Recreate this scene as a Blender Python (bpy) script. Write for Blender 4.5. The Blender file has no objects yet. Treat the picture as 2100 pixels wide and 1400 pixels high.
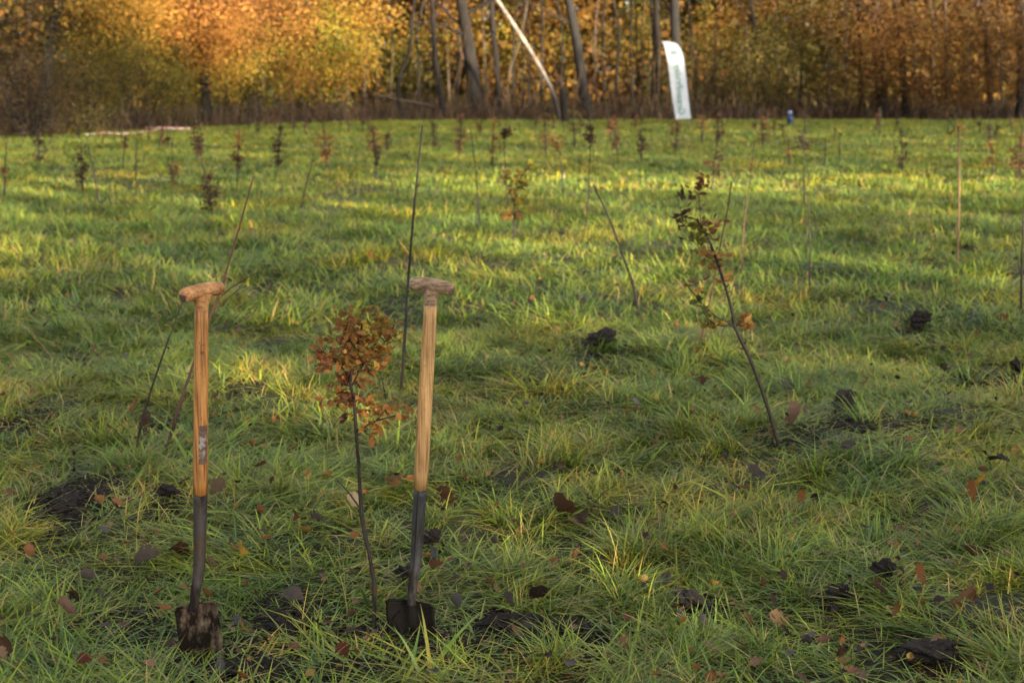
import bpy, math, random
import numpy as np
from mathutils import Vector, Matrix, Euler

random.seed(7)
RNG = np.random.default_rng(11)
SC = bpy.context.scene
COL = SC.collection
R = math.radians

# ------------------------------------------------------------------ camera, sky, sun, exposure
CAM_H, FPX, HORIZON = 1.54, 2917.0, 170.0
PITCH = math.atan((700 - HORIZON) / FPX)
cam_d = bpy.data.cameras.new('camera')
cam_d.lens, cam_d.sensor_width = 50.0, 36.0
cam_d.clip_start, cam_d.clip_end = 0.1, 1000
cam = bpy.data.objects.new('camera', cam_d); COL.objects.link(cam)
cam.location = (0, 0, CAM_H); cam.rotation_euler = (math.pi / 2 - PITCH, 0, 0)
cam_d.dof.use_dof = True; cam_d.dof.focus_distance = 4.3; cam_d.dof.aperture_fstop = 4.4
SC.camera = cam

SUN_EL, SUN_AZ = R(9.0), R(142.0)          # azimuth clockwise from +Y
S = Vector((math.sin(SUN_AZ) * math.cos(SUN_EL), math.cos(SUN_AZ) * math.cos(SUN_EL), math.sin(SUN_EL)))
world = bpy.data.worlds.new('World'); SC.world = world; world.use_nodes = True
wn, wl = world.node_tree.nodes, world.node_tree.links
bg = wn['Background']; bg.inputs['Strength'].default_value = 0.13
sky = wn.new('ShaderNodeTexSky'); sky.sky_type = 'NISHITA'; sky.sun_disc = False
sky.sun_elevation, sky.sun_rotation = SUN_EL, SUN_AZ
sky.air_density, sky.dust_density, sky.ozone_density = 1.0, 3.0, 1.0
hs = wn.new('ShaderNodeHueSaturation'); hs.inputs['Saturation'].default_value = 0.18
wl.new(sky.outputs[0], hs.inputs['Color']); wl.new(hs.outputs[0], bg.inputs['Color'])
sun_d = bpy.data.lights.new('sun', 'SUN'); sun_d.energy = 5.0; sun_d.angle = R(0.5); sun_d.color = (1.0, 0.85, 0.62)
sun = bpy.data.objects.new('sun', sun_d); COL.objects.link(sun)
sun.rotation_euler = S.to_track_quat('Z', 'Y').to_euler(); sun.location = (20, -20, 20)
vs = SC.view_settings
vs.view_transform = 'Standard'; vs.look = 'None'; vs.gamma = 1.0; vs.exposure = 2.15; vs.use_curve_mapping = False
SC.cycles.max_bounces = 4; SC.cycles.transparent_max_bounces = 8

# ------------------------------------------------------------------ photo geometry helpers
CP, SP = math.cos(PITCH), math.sin(PITCH)
def ray(u, v):
    x, y = (u - 1050) / FPX, (700 - v) / FPX
    return Vector((x, CP + y * SP, -SP + y * CP))
def hgt(x, y):
    """gentle bumps of the meadow"""
    f = 1.0 / (1.0 + (y / 25.0) ** 2)
    return f * (0.024 * math.sin(1.9 * x + 0.7 * y + 1) + 0.020 * math.sin(-1.3 * x + 2.6 * y) + 0.016 * math.sin(4.1 * x + 3.3 * y + 2) + 0.012 * math.sin(7.7 * x - 5.1 * y) * math.sin(6.3 * y + 2.2 * x))
def hgt_np(x, y):
    f = 1.0 / (1.0 + (y / 25.0) ** 2)
    return f * (0.024 * np.sin(1.9 * x + 0.7 * y + 1) + 0.020 * np.sin(-1.3 * x + 2.6 * y) + 0.016 * np.sin(4.1 * x + 3.3 * y + 2) + 0.012 * np.sin(7.7 * x - 5.1 * y) * np.sin(6.3 * y + 2.2 * x))
def ground(u, v):
    d = ray(u, v); t = CAM_H / -d.z
    p = d * t; return Vector((p.x, p.y, hgt(p.x, p.y)))
def at(u, v, Y):
    d = ray(u, v); t = Y / d.y
    return Vector((d.x * t, Y, CAM_H + d.z * t))
def mpp(Y):                                   # metres per photo pixel near world depth Y
    return (Y * CP + 0.2) / FPX

# ------------------------------------------------------------------ materials
def new_mat(name):
    m = bpy.data.materials.new(name); m.use_nodes = True
    return m, m.node_tree.nodes, m.node_tree.links, m.node_tree.nodes['Principled BSDF']
def noise(n, l, scale, detail=4, rough=0.6, vec=None):
    t = n.new('ShaderNodeTexNoise'); t.inputs['Scale'].default_value = scale
    t.inputs['Detail'].default_value = detail; t.inputs['Roughness'].default_value = rough
    if vec is not None: l.new(vec, t.inputs['Vector'])
    return t
def ramp(n, l, src, stops):
    r = n.new('ShaderNodeValToRGB'); e = r.color_ramp.elements
    while len(e) < len(stops): e.new(0.5)
    for k, (p, c) in enumerate(stops):
        e[k].position = p; e[k].color = (*c, 1)
    l.new(src, r.inputs[0]); return r
def mixc(n, l, fac, a, b, mode='MIX'):
    m = n.new('ShaderNodeMix'); m.data_type = 'RGBA'; m.blend_type = mode
    for s, val in ((0, fac), (6, a), (7, b)):
        if hasattr(val, 'is_output'): l.new(val, m.inputs[s])
        else: m.inputs[s].default_value = val if s == 0 else (*val, 1)
    return m.outputs[2]
def coords(n, l, scale=(1, 1, 1), which='Object', rot=None):
    tc = n.new('ShaderNodeTexCoord'); mp = n.new('ShaderNodeMapping')
    mp.inputs['Scale'].default_value = scale
    if rot: mp.inputs['Rotation'].default_value = rot
    l.new(tc.outputs[which], mp.inputs[0]); return mp.outputs[0]
def bump(n, l, bsdf, src, strength=0.5, dist=0.01):
    b = n.new('ShaderNodeBump'); b.inputs['Strength'].default_value = strength; b.inputs['Distance'].default_value = dist
    l.new(src, b.inputs['Height']); l.new(b.outputs[0], bsdf.inputs['Normal'])

def mat_noise(name, scale, stops, rough=0.85, vscale=(1, 1, 1), bstr=0.5, bdist=0.01, detail=6, metal=0.0, spec=0.4):
    m, n, l, b = new_mat(name)
    v = coords(n, l, vscale); t = noise(n, l, scale, detail, 0.65, v)
    l.new(ramp(n, l, t.outputs[0], stops).outputs[0], b.inputs['Base Color'])
    b.inputs['Roughness'].default_value = rough; b.inputs['Metallic'].default_value = metal
    b.inputs['Specular IOR Level'].default_value = spec
    if bstr: bump(n, l, b, t.outputs[0], bstr, bdist)
    return m

def mat_leafcard(name, translucent=0.45, attr='col', objcolor=False, rough=0.6, spec=0.3):
    m, n, l, b = new_mat(name)
    if objcolor:
        a = n.new('ShaderNodeObjectInfo'); src = a.outputs['Color']
    else:
        a = n.new('ShaderNodeAttribute'); a.attribute_name = attr; src = a.outputs['Color']
    v = coords(n, l, (1, 1, 1)); t = noise(n, l, 60 if objcolor else 3.0, 4, 0.7, v)
    rr = ramp(n, l, t.outputs[0], [(0.3, (0.55, 0.5, 0.5)), (0.7, (1.25, 1.2, 1.15))])
    c = mixc(n, l, 1.0, src, rr.outputs[0], 'MULTIPLY')
    l.new(c, b.inputs['Base Color']); b.inputs['Roughness'].default_value = rough; b.inputs['Specular IOR Level'].default_value = spec
    tr = n.new('ShaderNodeBsdfTranslucent'); l.new(c, tr.inputs[0])
    mx = n.new('ShaderNodeMixShader'); mx.inputs[0].default_value = translucent
    l.new(b.outputs[0], mx.inputs[1]); l.new(tr.outputs[0], mx.inputs[2])
    l.new(mx.outputs[0], n['Material Output'].inputs[0])
    return m

def mat_grass():
    m, n, l, b = new_mat('grass_blade')
    a = n.new('ShaderNodeAttribute'); a.attribute_name = 'col'
    g = n.new('ShaderNodeNewGeometry')
    t1 = noise(n, l, 0.55, 3, 0.6, g.outputs['Position'])           # metre-sized dry / lush patches
    t2 = noise(n, l, 2.6, 3, 0.6, g.outputs['Position'])
    p1 = ramp(n, l, t1.outputs[0], [(0.36, (0.72, 0.86, 1.0)), (0.52, (1, 1, 1)), (0.68, (1.55, 1.18, 0.85))])
    p2 = ramp(n, l, t2.outputs[0], [(0.34, (0.68, 0.76, 0.85)), (0.56, (1, 1, 1)), (0.72, (1.5, 1.2, 0.9))])
    c = mixc(n, l, 1.0, a.outputs['Color'], p1.outputs[0], 'MULTIPLY')
    c = mixc(n, l, 1.0, c, p2.outputs[0], 'MULTIPLY')
    l.new(c, b.inputs['Base Color']); b.inputs['Roughness'].default_value = 0.45; b.inputs['Specular IOR Level'].default_value = 0.36
    tr = n.new('ShaderNodeBsdfTranslucent'); l.new(c, tr.inputs[0])
    mx = n.new('ShaderNodeMixShader'); mx.inputs[0].default_value = 0.30
    l.new(b.outputs[0], mx.inputs[1]); l.new(tr.outputs[0], mx.inputs[2])
    l.new(mx.outputs[0], n['Material Output'].inputs[0])
    return m

def mat_ground():
    m, n, l, b = new_mat('meadow_soil')
    g = n.new('ShaderNodeNewGeometry')
    t = noise(n, l, 26, 8, 0.75, g.outputs['Position']); t2 = noise(n, l, 0.8, 4, 0.6, g.outputs['Position'])
    soil = ramp(n, l, t.outputs[0], [(0.3, (0.005, 0.0035, 0.0025)), (0.7, (0.020, 0.014, 0.009))])
    moss = ramp(n, l, t.outputs[0], [(0.3, (0.012, 0.014, 0.004)), (0.7, (0.05, 0.055, 0.014))])
    f = ramp(n, l, t2.outputs[0], [(0.32, (0.35, 0.35, 0.35)), (0.5, (1, 1, 1))])
    l.new(mixc(n, l, f.outputs[0], soil.outputs[0], moss.outputs[0]), b.inputs['Base Color'])
    b.inputs['Roughness'].default_value = 0.9; bump(n, l, b, t.outputs[0], 1.0, 0.05)
    return m

def mat_shaft(name, dark, mid, light, along='z'):
    m, n, l, b = new_mat(name)
    v = coords(n, l, (1, 1, 0.014) if along == 'z' else (0.10, 1, 1)); t = noise(n, l, 240 if along == 'z' else 150, 5, 0.6, v)
    v2 = coords(n, l, (1, 1, 0.22)); t2 = noise(n, l, 16, 4, 0.6, v2)
    v3 = coords(n, l, (1, 1, 1)); t3 = noise(n, l, 90, 4, 0.7, v3)
    c = ramp(n, l, t.outputs[0], [(0.40, dark), (0.48, mid), (0.62, light)]).outputs[0]
    c = mixc(n, l, 1.0, c, ramp(n, l, t2.outputs[0], [(0.36, (0.50, 0.43, 0.36)), (0.58, (1.05, 1.02, 1.0))]).outputs[0], 'MULTIPLY')
    c = mixc(n, l, 1.0, c, ramp(n, l, t3.outputs[0], [(0.28, (0.5, 0.45, 0.4)), (0.4, (1, 1, 1))]).outputs[0], 'MULTIPLY')
    l.new(c, b.inputs['Base Color']); b.inputs['Roughness'].default_value = 0.55; b.inputs['Specular IOR Level'].default_value = 0.35
    bump(n, l, b, t.outputs[0], 0.25, 0.002)
    return m

def mat_steel(name, base, rust, mud, amount, rough=0.45, metal=0.6, spec=0.25):
    m, n, l, b = new_mat(name)
    v = coords(n, l, (1, 1, 0.5)); t = noise(n, l, 38, 6, 0.7, v); t2 = noise(n, l, 16, 5, 0.65, v)
    c = mixc(n, l, ramp(n, l, t.outputs[0], [(0.42, (0, 0, 0)), (0.62, (0.8, 0.8, 0.8))]).outputs[0], base, rust)
    f = ramp(n, l, t2.outputs[0], [(amount - 0.06, (1, 1, 1)), (amount + 0.06, (0, 0, 0))])
    l.new(mixc(n, l, f.outputs[0], c, mud), b.inputs['Base Color'])
    rr = ramp(n, l, f.outputs[0], [(0, (rough,) * 3), (1, (0.85,) * 3)]); l.new(rr.outputs[0], b.inputs['Roughness'])
    inv = ramp(n, l, f.outputs[0], [(0, (metal,) * 3), (1, (0, 0, 0))]); l.new(inv.outputs[0], b.inputs['Metallic'])
    bump(n, l, b, t2.outputs[0], 0.35, 0.004); b.inputs['Specular IOR Level'].default_value = spec
    return m

def mat_birch():
    m, n, l, b = new_mat('birch_bark')
    v = coords(n, l, (1, 1, 1)); t = noise(n, l, 2.2, 5, 0.7, v)
    v2 = coords(n, l, (0.6, 0.6, 3.0)); t2 = noise(n, l, 3.0, 4, 0.7, v2)
    c = ramp(n, l, t.outputs[0], [(0.3, (0.06, 0.045, 0.035)), (0.6, (0.34, 0.29, 0.235))]).outputs[0]
    c = mixc(n, l, ramp(n, l, t2.outputs[0], [(0.36, (1, 1, 1)), (0.45, (0, 0, 0))]).outputs[0], c, (0.08, 0.06, 0.05))
    sx = n.new('ShaderNodeSeparateXYZ'); l.new(coords(n, l), sx.inputs[0])            # shade on the lower trunk, painted dark into the bark colour
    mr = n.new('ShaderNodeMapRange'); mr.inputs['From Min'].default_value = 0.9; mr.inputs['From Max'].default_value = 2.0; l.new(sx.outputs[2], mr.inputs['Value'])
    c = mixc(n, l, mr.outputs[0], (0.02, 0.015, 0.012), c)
    l.new(c, b.inputs['Base Color']); b.inputs['Roughness'].default_value = 0.8
    bump(n, l, b, t2.outputs[0], 0.4, 0.02)
    return m

def mat_plain(name, c, rough=0.7, spec=0.4, metal=0.0, var=0.25, scale=20):
    lo = tuple(x * (1 - var) for x in c); hi = tuple(min(1, x * (1 + var)) for x in c)
    return mat_noise(name, scale, [(0.3, lo), (0.7, hi)], rough, bstr=0.15, bdist=0.003, metal=metal, spec=spec)

M = {
 'ground': mat_ground(), 'grass': mat_grass(),
 'leafcard': mat_leafcard('autumn_foliage'), 'leaf': mat_leafcard('single_leaf', 0.5, objcolor=True),
 'litter': mat_leafcard('leaf_litter', 0.15),
 'floor': mat_noise('forest_floor', 3.0, [(0.3, (0.03, 0.018, 0.01)), (0.6, (0.10, 0.055, 0.025)), (0.75, (0.16, 0.085, 0.03))], 0.95),
 'bark': mat_noise('dark_bark', 6.0, [(0.3, (0.005, 0.0036, 0.003)), (0.7, (0.020, 0.015, 0.011))], 0.95, (1, 1, 0.25), 0.9, 0.05),
 'bark_grey': mat_noise('grey_bark', 5.0, [(0.3, (0.007, 0.006, 0.005)), (0.7, (0.024, 0.020, 0.016))], 0.9, (1, 1, 0.35), 0.7, 0.04),
 'bark_pale': mat_noise('pale_bark', 5.0, [(0.3, (0.03, 0.021, 0.014)), (0.7, (0.11, 0.08, 0.052))], 0.9, (1, 1, 0.35), 0.6, 0.03),
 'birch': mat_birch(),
 'twig': mat_noise('twig_bark', 40, [(0.3, (0.012, 0.008, 0.0065)), (0.7, (0.036, 0.025, 0.019))], 0.7, (1, 1, 0.3), 0.4, 0.002),
 'twig_red': mat_noise('red_twig_bark', 40, [(0.3, (0.045, 0.020, 0.013)), (0.7, (0.11, 0.052, 0.030))], 0.65, (1, 1, 0.3), 0.3, 0.002),
 'twig_tan': mat_noise('tan_twig_bark', 30, [(0.3, (0.09, 0.055, 0.028)), (0.7, (0.20, 0.125, 0.062))], 0.7, (1, 1, 0.3), 0.3, 0.002),
 'ash_orange': mat_shaft('orange_ash_wood', (0.21, 0.088, 0.026), (0.44, 0.20, 0.055), (0.54, 0.27, 0.08)),
 'ash_pale': mat_shaft('pale_ash_wood', (0.31, 0.17, 0.066), (0.52, 0.305, 0.12), (0.60, 0.37, 0.155)),
 'grip_orange': mat_shaft('orange_grip_wood', (0.33, 0.15, 0.055), (0.50, 0.25, 0.09), (0.57, 0.31, 0.125), 'x'),
 'grip_grey': mat_shaft('weathered_grip_wood', (0.15, 0.10, 0.062), (0.31, 0.21, 0.13), (0.42, 0.295, 0.19), 'x'),
 'endgrain': mat_noise('end_grain', 90, [(0.3, (0.05, 0.03, 0.02)), (0.7, (0.16, 0.095, 0.06))], 0.8),
 'steel': mat_steel('worn_socket_steel', (0.060, 0.060, 0.062), (0.035, 0.030, 0.026), (0.014, 0.010, 0.008), 0.42, 0.5, 0.25),
 'steel_rust': mat_steel('muddy_socket_steel', (0.045, 0.043, 0.042), (0.055, 0.034, 0.020), (0.012, 0.008, 0.006), 0.46, 0.55, 0.2),
 'blade_mud': mat_steel('mud_caked_blade', (0.21, 0.16, 0.105), (0.075, 0.042, 0.024), (0.014, 0.009, 0.006), 0.54, 0.7, 0.0, 0.12),
 'blade_black': mat_steel('black_blade', (0.006, 0.0055, 0.005), (0.009, 0.007, 0.0055), (0.010, 0.007, 0.005), 0.40, 0.6, 0.0, 0.08),
 'seam': mat_plain('dark_seam', (0.008, 0.007, 0.006), 0.8),
 'sticker': mat_noise('torn_paper', 70, [(0.38, (0.10, 0.06, 0.04)), (0.47, (0.14, 0.095, 0.07)), (0.56, (0.27, 0.235, 0.205)), (0.75, (0.36, 0.32, 0.285))], 0.7, bstr=0.2, bdist=0.001),
 'sticker_brown': mat_noise('paper_glue', 60, [(0.3, (0.07, 0.04, 0.025)), (0.7, (0.17, 0.10, 0.06))], 0.75, bstr=0.2, bdist=0.001),
 'ink': mat_plain('burnt_ink', (0.02, 0.012, 0.008), 0.8),
 'cloth': mat_plain('white_banner_cloth', (0.40, 0.415, 0.445), 0.7, var=0.03, scale=3),
 'print': mat_plain('pale_green_print', (0.06, 0.19, 0.12), 0.7, var=0.1),
 'print_dark': mat_plain('green_print', (0.05, 0.17, 0.10), 0.7, var=0.1),
 'pole': mat_plain('dark_pole', (0.05, 0.05, 0.05), 0.4),
 'clod': mat_noise('turf_clod_soil', 55, [(0.3, (0.006, 0.004, 0.0035)), (0.7, (0.026, 0.017, 0.013))], 0.95, bstr=1.0, bdist=0.02),
 'blue': mat_plain('blue_plastic', (0.015, 0.035, 0.09), 0.45, var=0.1),
 'blue_pale': mat_plain('pale_blue_plastic', (0.22, 0.33, 0.52), 0.45, var=0.1),
 'tape_red': mat_plain('red_tape', (0.40, 0.13, 0.11), 0.4, var=0.1), 'tape_white': mat_plain('white_tape', (0.45, 0.40, 0.38), 0.4, var=0.05),
 'straw': mat_plain('dry_straw', (0.42, 0.26, 0.11), 0.7),
}

# ------------------------------------------------------------------ mesh helpers
class MB:
    def __init__(self): self.v, self.f, self.c, self.m = [], [], [], []
    def add(self, vs, fs, col=(1, 1, 1), mi=0):
        o = len(self.v); self.v += [tuple(p) for p in vs]; self.f += [tuple(i + o for i in q) for q in fs]
        self.c += [col] * len(vs); self.m += [mi] * len(fs)
    def tube(self, path, radii, sides=6, col=(1, 1, 1), cap=True, mi=0):
        path = [Vector(p) for p in path]
        if not hasattr(radii, '__len__'): radii = [radii] * len(path)
        vs, fs = [], []; nrm = None
        for i, p in enumerate(path):
            t = (path[min(i + 1, len(path) - 1)] - path[max(i - 1, 0)])
            t = t.normalized() if t.length > 1e-9 else Vector((0, 0, 1))
            if nrm is None: nrm = t.orthogonal().normalized()
            nrm = (nrm - t * nrm.dot(t)); nrm = nrm.normalized() if nrm.length > 1e-6 else t.orthogonal().normalized()
            b = t.cross(nrm)
            for k in range(sides):
                a = 2 * math.pi * k / sides
                vs.append(p + (nrm * math.cos(a) + b * math.sin(a)) * radii[i])
        for i in range(len(path) - 1):
            for k in range(sides):
                k2 = (k + 1) % sides
                fs.append((i * sides + k, i * sides + k2, (i + 1) * sides + k2, (i + 1) * sides + k))
        if cap:
            fs.append(tuple(range(sides - 1, -1, -1))); fs.append(tuple(range((len(path) - 1) * sides, len(path) * sides)))
        self.add(vs, fs, col, mi)
    def build(self, name, mat, parent=None, origin=(0, 0, 0), smooth=True):
        o = Vector(origin)
        me = bpy.data.meshes.new(name)
        me.from_pydata([(x - o.x, y - o.y, z - o.z) for x, y, z in self.v], [], self.f)
        mats = mat if isinstance(mat, (list, tuple)) else [mat]
        for k in mats: me.materials.append(k)
        if len(mats) > 1: me.polygons.foreach_set('material_index', self.m)
        at_ = me.color_attributes.new('col', 'FLOAT_COLOR', 'POINT')
        at_.data.foreach_set('color', np.c_[np.array(self.c, dtype=np.float32), np.ones(len(self.c), dtype=np.float32)].ravel())
        if smooth: me.polygons.foreach_set('use_smooth', [True] * len(me.polygons))
        ob = bpy.data.objects.new(name, me); COL.objects.link(ob)
        if parent: ob.parent = parent
        else: ob.location = o
        return ob
def np_mesh(name, V, F, C=None, mat=None, parent=None, loc=(0, 0, 0), smooth=False):
    """V (n,3), F (m,k) of equal-sided faces, C (n,3)"""
    me = bpy.data.meshes.new(name); n, (m, k) = len(V), F.shape
    me.vertices.add(n); me.vertices.foreach_set('co', np.ascontiguousarray(V - np.array(loc), dtype=np.float32).ravel())
    me.loops.add(m * k); me.loops.foreach_set('vertex_index', np.ascontiguousarray(F, dtype=np.int32).ravel())
    me.polygons.add(m); me.polygons.foreach_set('loop_start', np.arange(0, m * k, k, dtype=np.int32))
    me.update(calc_edges=True)
    if C is not None:
        a = me.color_attributes.new('col', 'FLOAT_COLOR', 'POINT')
        a.data.foreach_set('color', np.c_[C, np.ones(n)].astype(np.float32).ravel())
    if smooth: me.polygons.foreach_set('use_smooth', [True] * m)
    if mat: me.materials.append(mat)
    ob = bpy.data.objects.new(name, me); COL.objects.link(ob)
    if parent: ob.parent = parent
    else: ob.location = loc
    return ob
def tag(o, label=None, cat=None, group=None, kind=None):
    if label: o['label'] = label
    if cat: o['category'] = cat
    if group: o['group'] = group
    if kind: o['kind'] = kind
    return o
def empty(name, loc, label, cat, group=None):
    e = bpy.data.objects.new(name, None); COL.objects.link(e); e.location = loc; e.empty_display_size = 0.1
    return tag(e, label, cat, group)
def smooth_path(pts, n=4):
    """Catmull-Rom through points"""
    pts = [Vector(p) for p in pts]
    if len(pts) < 3: return [pts[0].lerp(pts[-1], k / (n * 1.0)) for k in range(n + 1)]
    out = []
    for i in range(len(pts) - 1):
        p0, p1, p2, p3 = pts[max(i - 1, 0)], pts[i], pts[i + 1], pts[min(i + 2, len(pts) - 1)]
        for k in range(n):
            t = k / n
            out.append(0.5 * ((2 * p1) + (p2 - p0) * t + (2 * p0 - 5 * p1 + 4 * p2 - p3) * t * t + (3 * p1 - p0 - 3 * p2 + p3) * t ** 3))
    return out + [pts[-1]]

def leaf_cloud(centers, normals_up, size, cols, rng, aspect=0.62):
    """pointed two-quad leaves, slightly folded; centers (n,3); returns V,F,C (6 verts, 2 quads each)"""
    n = len(centers)
    d = rng.normal(size=(n, 3)); d[:, 2] *= 0.7; d /= np.linalg.norm(d, axis=1)[:, None]
    up = rng.normal(size=(n, 3)) * (1 - normals_up) + np.array([0, 0, 1.0]) * normals_up
    s = np.cross(d, up); s /= np.linalg.norm(s, axis=1)[:, None] + 1e-9
    w = np.cross(s, d)
    L = size[:, None] * d; W = size[:, None] * aspect * 0.5 * s; H = size[:, None] * 0.16 * w
    c = centers
    V = np.stack([c - L * 0.5, c - L * 0.1 + W + H, c + L * 0.22 + W * 0.9 + H, c + L * 0.5, c + L * 0.22 - W * 0.9 + H, c - L * 0.1 - W + H], 1).reshape(-1, 3)
    b = np.arange(n)[:, None] * 6
    F = np.concatenate([b + np.array([0, 1, 2, 3]), b + np.array([0, 3, 4, 5])], 1).reshape(-1, 4)
    return V, F, np.repeat(cols, 6, axis=0)

PAL = {  # real leaf colours (linear)
 'gold': [(0.46, 0.27, 0.045), (0.52, 0.31, 0.05), (0.42, 0.21, 0.04), (0.38, 0.27, 0.045)],
 'orange': [(0.46, 0.22, 0.05), (0.40, 0.18, 0.045), (0.50, 0.27, 0.06), (0.34, 0.16, 0.045)],
 'yellowgreen': [(0.34, 0.31, 0.035), (0.26, 0.27, 0.03), (0.42, 0.34, 0.04), (0.20, 0.22, 0.03)],
 'olive': [(0.13, 0.125, 0.022), (0.17, 0.145, 0.026), (0.09, 0.10, 0.02), (0.20, 0.145, 0.028)],
 'beech': [(0.27, 0.125, 0.035), (0.22, 0.10, 0.03), (0.32, 0.165, 0.04), (0.18, 0.105, 0.03), (0.22, 0.145, 0.03)],
 'greybrown': [(0.15, 0.105, 0.055), (0.12, 0.085, 0.045), (0.19, 0.13, 0.06), (0.15, 0.115, 0.04)],
 'brown': [(0.16, 0.075, 0.03), (0.12, 0.055, 0.025), (0.20, 0.10, 0.04)],
 'redbrown': [(0.22, 0.085, 0.04), (0.16, 0.065, 0.03), (0.27, 0.12, 0.05)],
 'darkbrown': [(0.075, 0.04, 0.022), (0.05, 0.03, 0.018), (0.11, 0.055, 0.03)],
 'dark': [(0.05, 0.055, 0.022), (0.07, 0.05, 0.025), (0.10, 0.06, 0.03)],
 'yellow': [(0.45, 0.26, 0.05), (0.36, 0.17, 0.04), (0.38, 0.28, 0.05), (0.24, 0.11, 0.04)],
 'ochre': [(0.34, 0.19, 0.05), (0.27, 0.14, 0.04), (0.22, 0.16, 0.04)],
 'rust': [(0.30, 0.12, 0.04), (0.24, 0.085, 0.035), (0.36, 0.165, 0.05), (0.20, 0.10, 0.045)],
 'green': [(0.10, 0.14, 0.03), (0.16, 0.18, 0.035)],
}
def pal(name, n, rng, var=0.2):
    p = np.array(PAL[name]); c = p[rng.integers(0, len(p), n)]
    return np.clip(c * (1 + rng.normal(size=(n, 1)) * var), 0.004, 1)

# ------------------------------------------------------------------ setting: meadow, forest floor
EDGE = [ground(-300, 300), ground(0, 283), ground(220, 272), ground(420, 262), ground(800, 248), ground(1400, 247), ground(2400, 246)]
def edge_y(x):
    xs = [p.x for p in EDGE]; ys = [p.y for p in EDGE]
    return np.interp(x, xs, ys)

def grid_sheet(name, xs, ys, zf, mat):
    X, Y = np.meshgrid(xs, ys); V = np.stack([X.ravel(), Y.ravel(), zf(X, Y).ravel()], 1)
    nx, ny = len(xs), len(ys); i = np.arange(nx - 1)[None, :] + np.arange(ny - 1)[:, None] * nx; i = i.ravel()
    F = np.stack([i, i + 1, i + nx + 1, i + nx], 1)
    return np_mesh(name, V, F, None, mat, smooth=True)
gx = np.concatenate([np.linspace(-400, -6, 40)[:-1], np.linspace(-6, 6, 100), np.linspace(6, 400, 40)[1:]])
gy = np.concatenate([np.linspace(-120, 2, 20)[:-1], np.linspace(2, 16, 120), np.linspace(16, 500, 60)[1:]])
g = grid_sheet('ground', gx, gy, lambda X, Y: hgt_np(X, np.maximum(Y, 0)) - 0.004, M['ground'])
tag(g, 'grassy meadow ground with dark soil showing through', 'ground', kind='structure')
# forest floor behind the meadow edge
fx = np.linspace(-120, 120, 121); rows = np.linspace(0, 1, 30)
X = np.tile(fx, (30, 1)); Y0 = edge_y(fx) + 0.6 * np.sin(fx * 1.7) ; Y = Y0[None, :] + rows[:, None] ** 1.5 * (260 - Y0[None, :])
Z = 0.02 + 0.10 * np.clip((Y - Y0[None, :]) / 3, 0, 1) + 0.05 * np.sin(X * 0.9) * np.sin(Y * 0.7) * np.clip((Y - Y0[None, :]) / 3, 0, 1)
i = (np.arange(120)[None, :] + np.arange(29)[:, None] * 121).ravel()
ff = np_mesh('forest_floor', np.stack([X.ravel(), Y.ravel(), Z.ravel()], 1), np.stack([i, i + 1, i + 122, i + 121], 1), None, M['floor'], smooth=True)
tag(ff, 'brown leaf-littered floor of the wood', 'forest floor', kind='structure')

# ------------------------------------------------------------------ the tree belt across the meadow that shades it (behind the viewer)
def shade_belt():
    rng = np.random.default_rng(5)
    B, T0, T1, HT, LMAX, A = 25.0, 8.0, 122.0, 23.0, 3.4, 0.40
    slope = math.tan(SUN_EL) / -math.cos(SUN_AZ)          # height at the belt per metre of meadow depth
    n = int((T1 - T0) * HT * LMAX / (A * A * 0.5))
    t = rng.uniform(T0, T1, n); h = rng.uniform(0, HT, n)
    Yg = h / slope - B                                    # meadow depth whose sun passes here
    xg = t - (Yg + B) * math.tan(math.pi - SUN_AZ)
    w1 = np.sin(xg * 0.8 + 1) * 0.5 + np.sin(xg * 1.9 + Yg * 0.7) * 0.35 + np.sin(xg * 3.7 - Yg * 1.9 + 2) * 0.35
    w2 = np.sin(xg * 0.7 + 0.6) * 0.4 + np.sin(xg * 2.3 + 0.7) * 0.35 + np.sin(Yg * 2.1 + xg * 0.8) * 0.3
    top = (60 + B) * slope + 2.4 + 2.0 * np.clip((xg + 5) / 10, 0, 1) + 0.8 * np.sin(t * 0.21 + 0.5) + 0.6 * np.sin(t * 0.63) + 0.5 * np.sin(t * 1.7)
    d = np.where(Yg < 9, 2.9, np.where(Yg < 46, 1.75, 2.5))
    def slot(y0, y1, cond, lo, hi):                       # leaf gaps added and shaped to put sun on meadow and grips
        k = (Yg > y0) & (Yg < y1); d[k] = np.where(cond[k], lo, hi)
    slot(6.6, 9.4, np.abs(xg + 0.5) < 1.0, 0.5, 2.0)
    slot(11.0, 18.0, w1 > -0.1, 0.75, 1.3)
    slot(19.4, 24.3, xg > -2.0 + 0.8 * w2, 0.0, 1.3)
    slot(29.5, 32.5, w1 > 0.0, 0.6, 1.5); slot(36.5, 39.5, w2 > -0.1, 0.6, 1.5); slot(43.5, 46.5, w1 > -0.2, 0.6, 1.5)
    d = np.where(h > top - 1.9, np.minimum(d, 1.0 + 0.7 * w1), d); d[h > top] = 0.12
    keep = rng.uniform(0, LMAX, n) < d
    t, h = t[keep], h[keep]; n = len(t)
    c = np.stack([t, -B + rng.normal(size=n) * 0.6, h], 1)
    V, F, C = leaf_cloud(c, 0.2, np.full(n, A * 1.25), pal('brown', n, rng), rng, 0.9)
    o = np_mesh('woodland_belt', V, F, C, M['leafcard'])
    tag(o, 'tall belt of trees on the sunny side of the meadow, behind the viewer', 'woodland', kind='stuff')
shade_belt()

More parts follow.
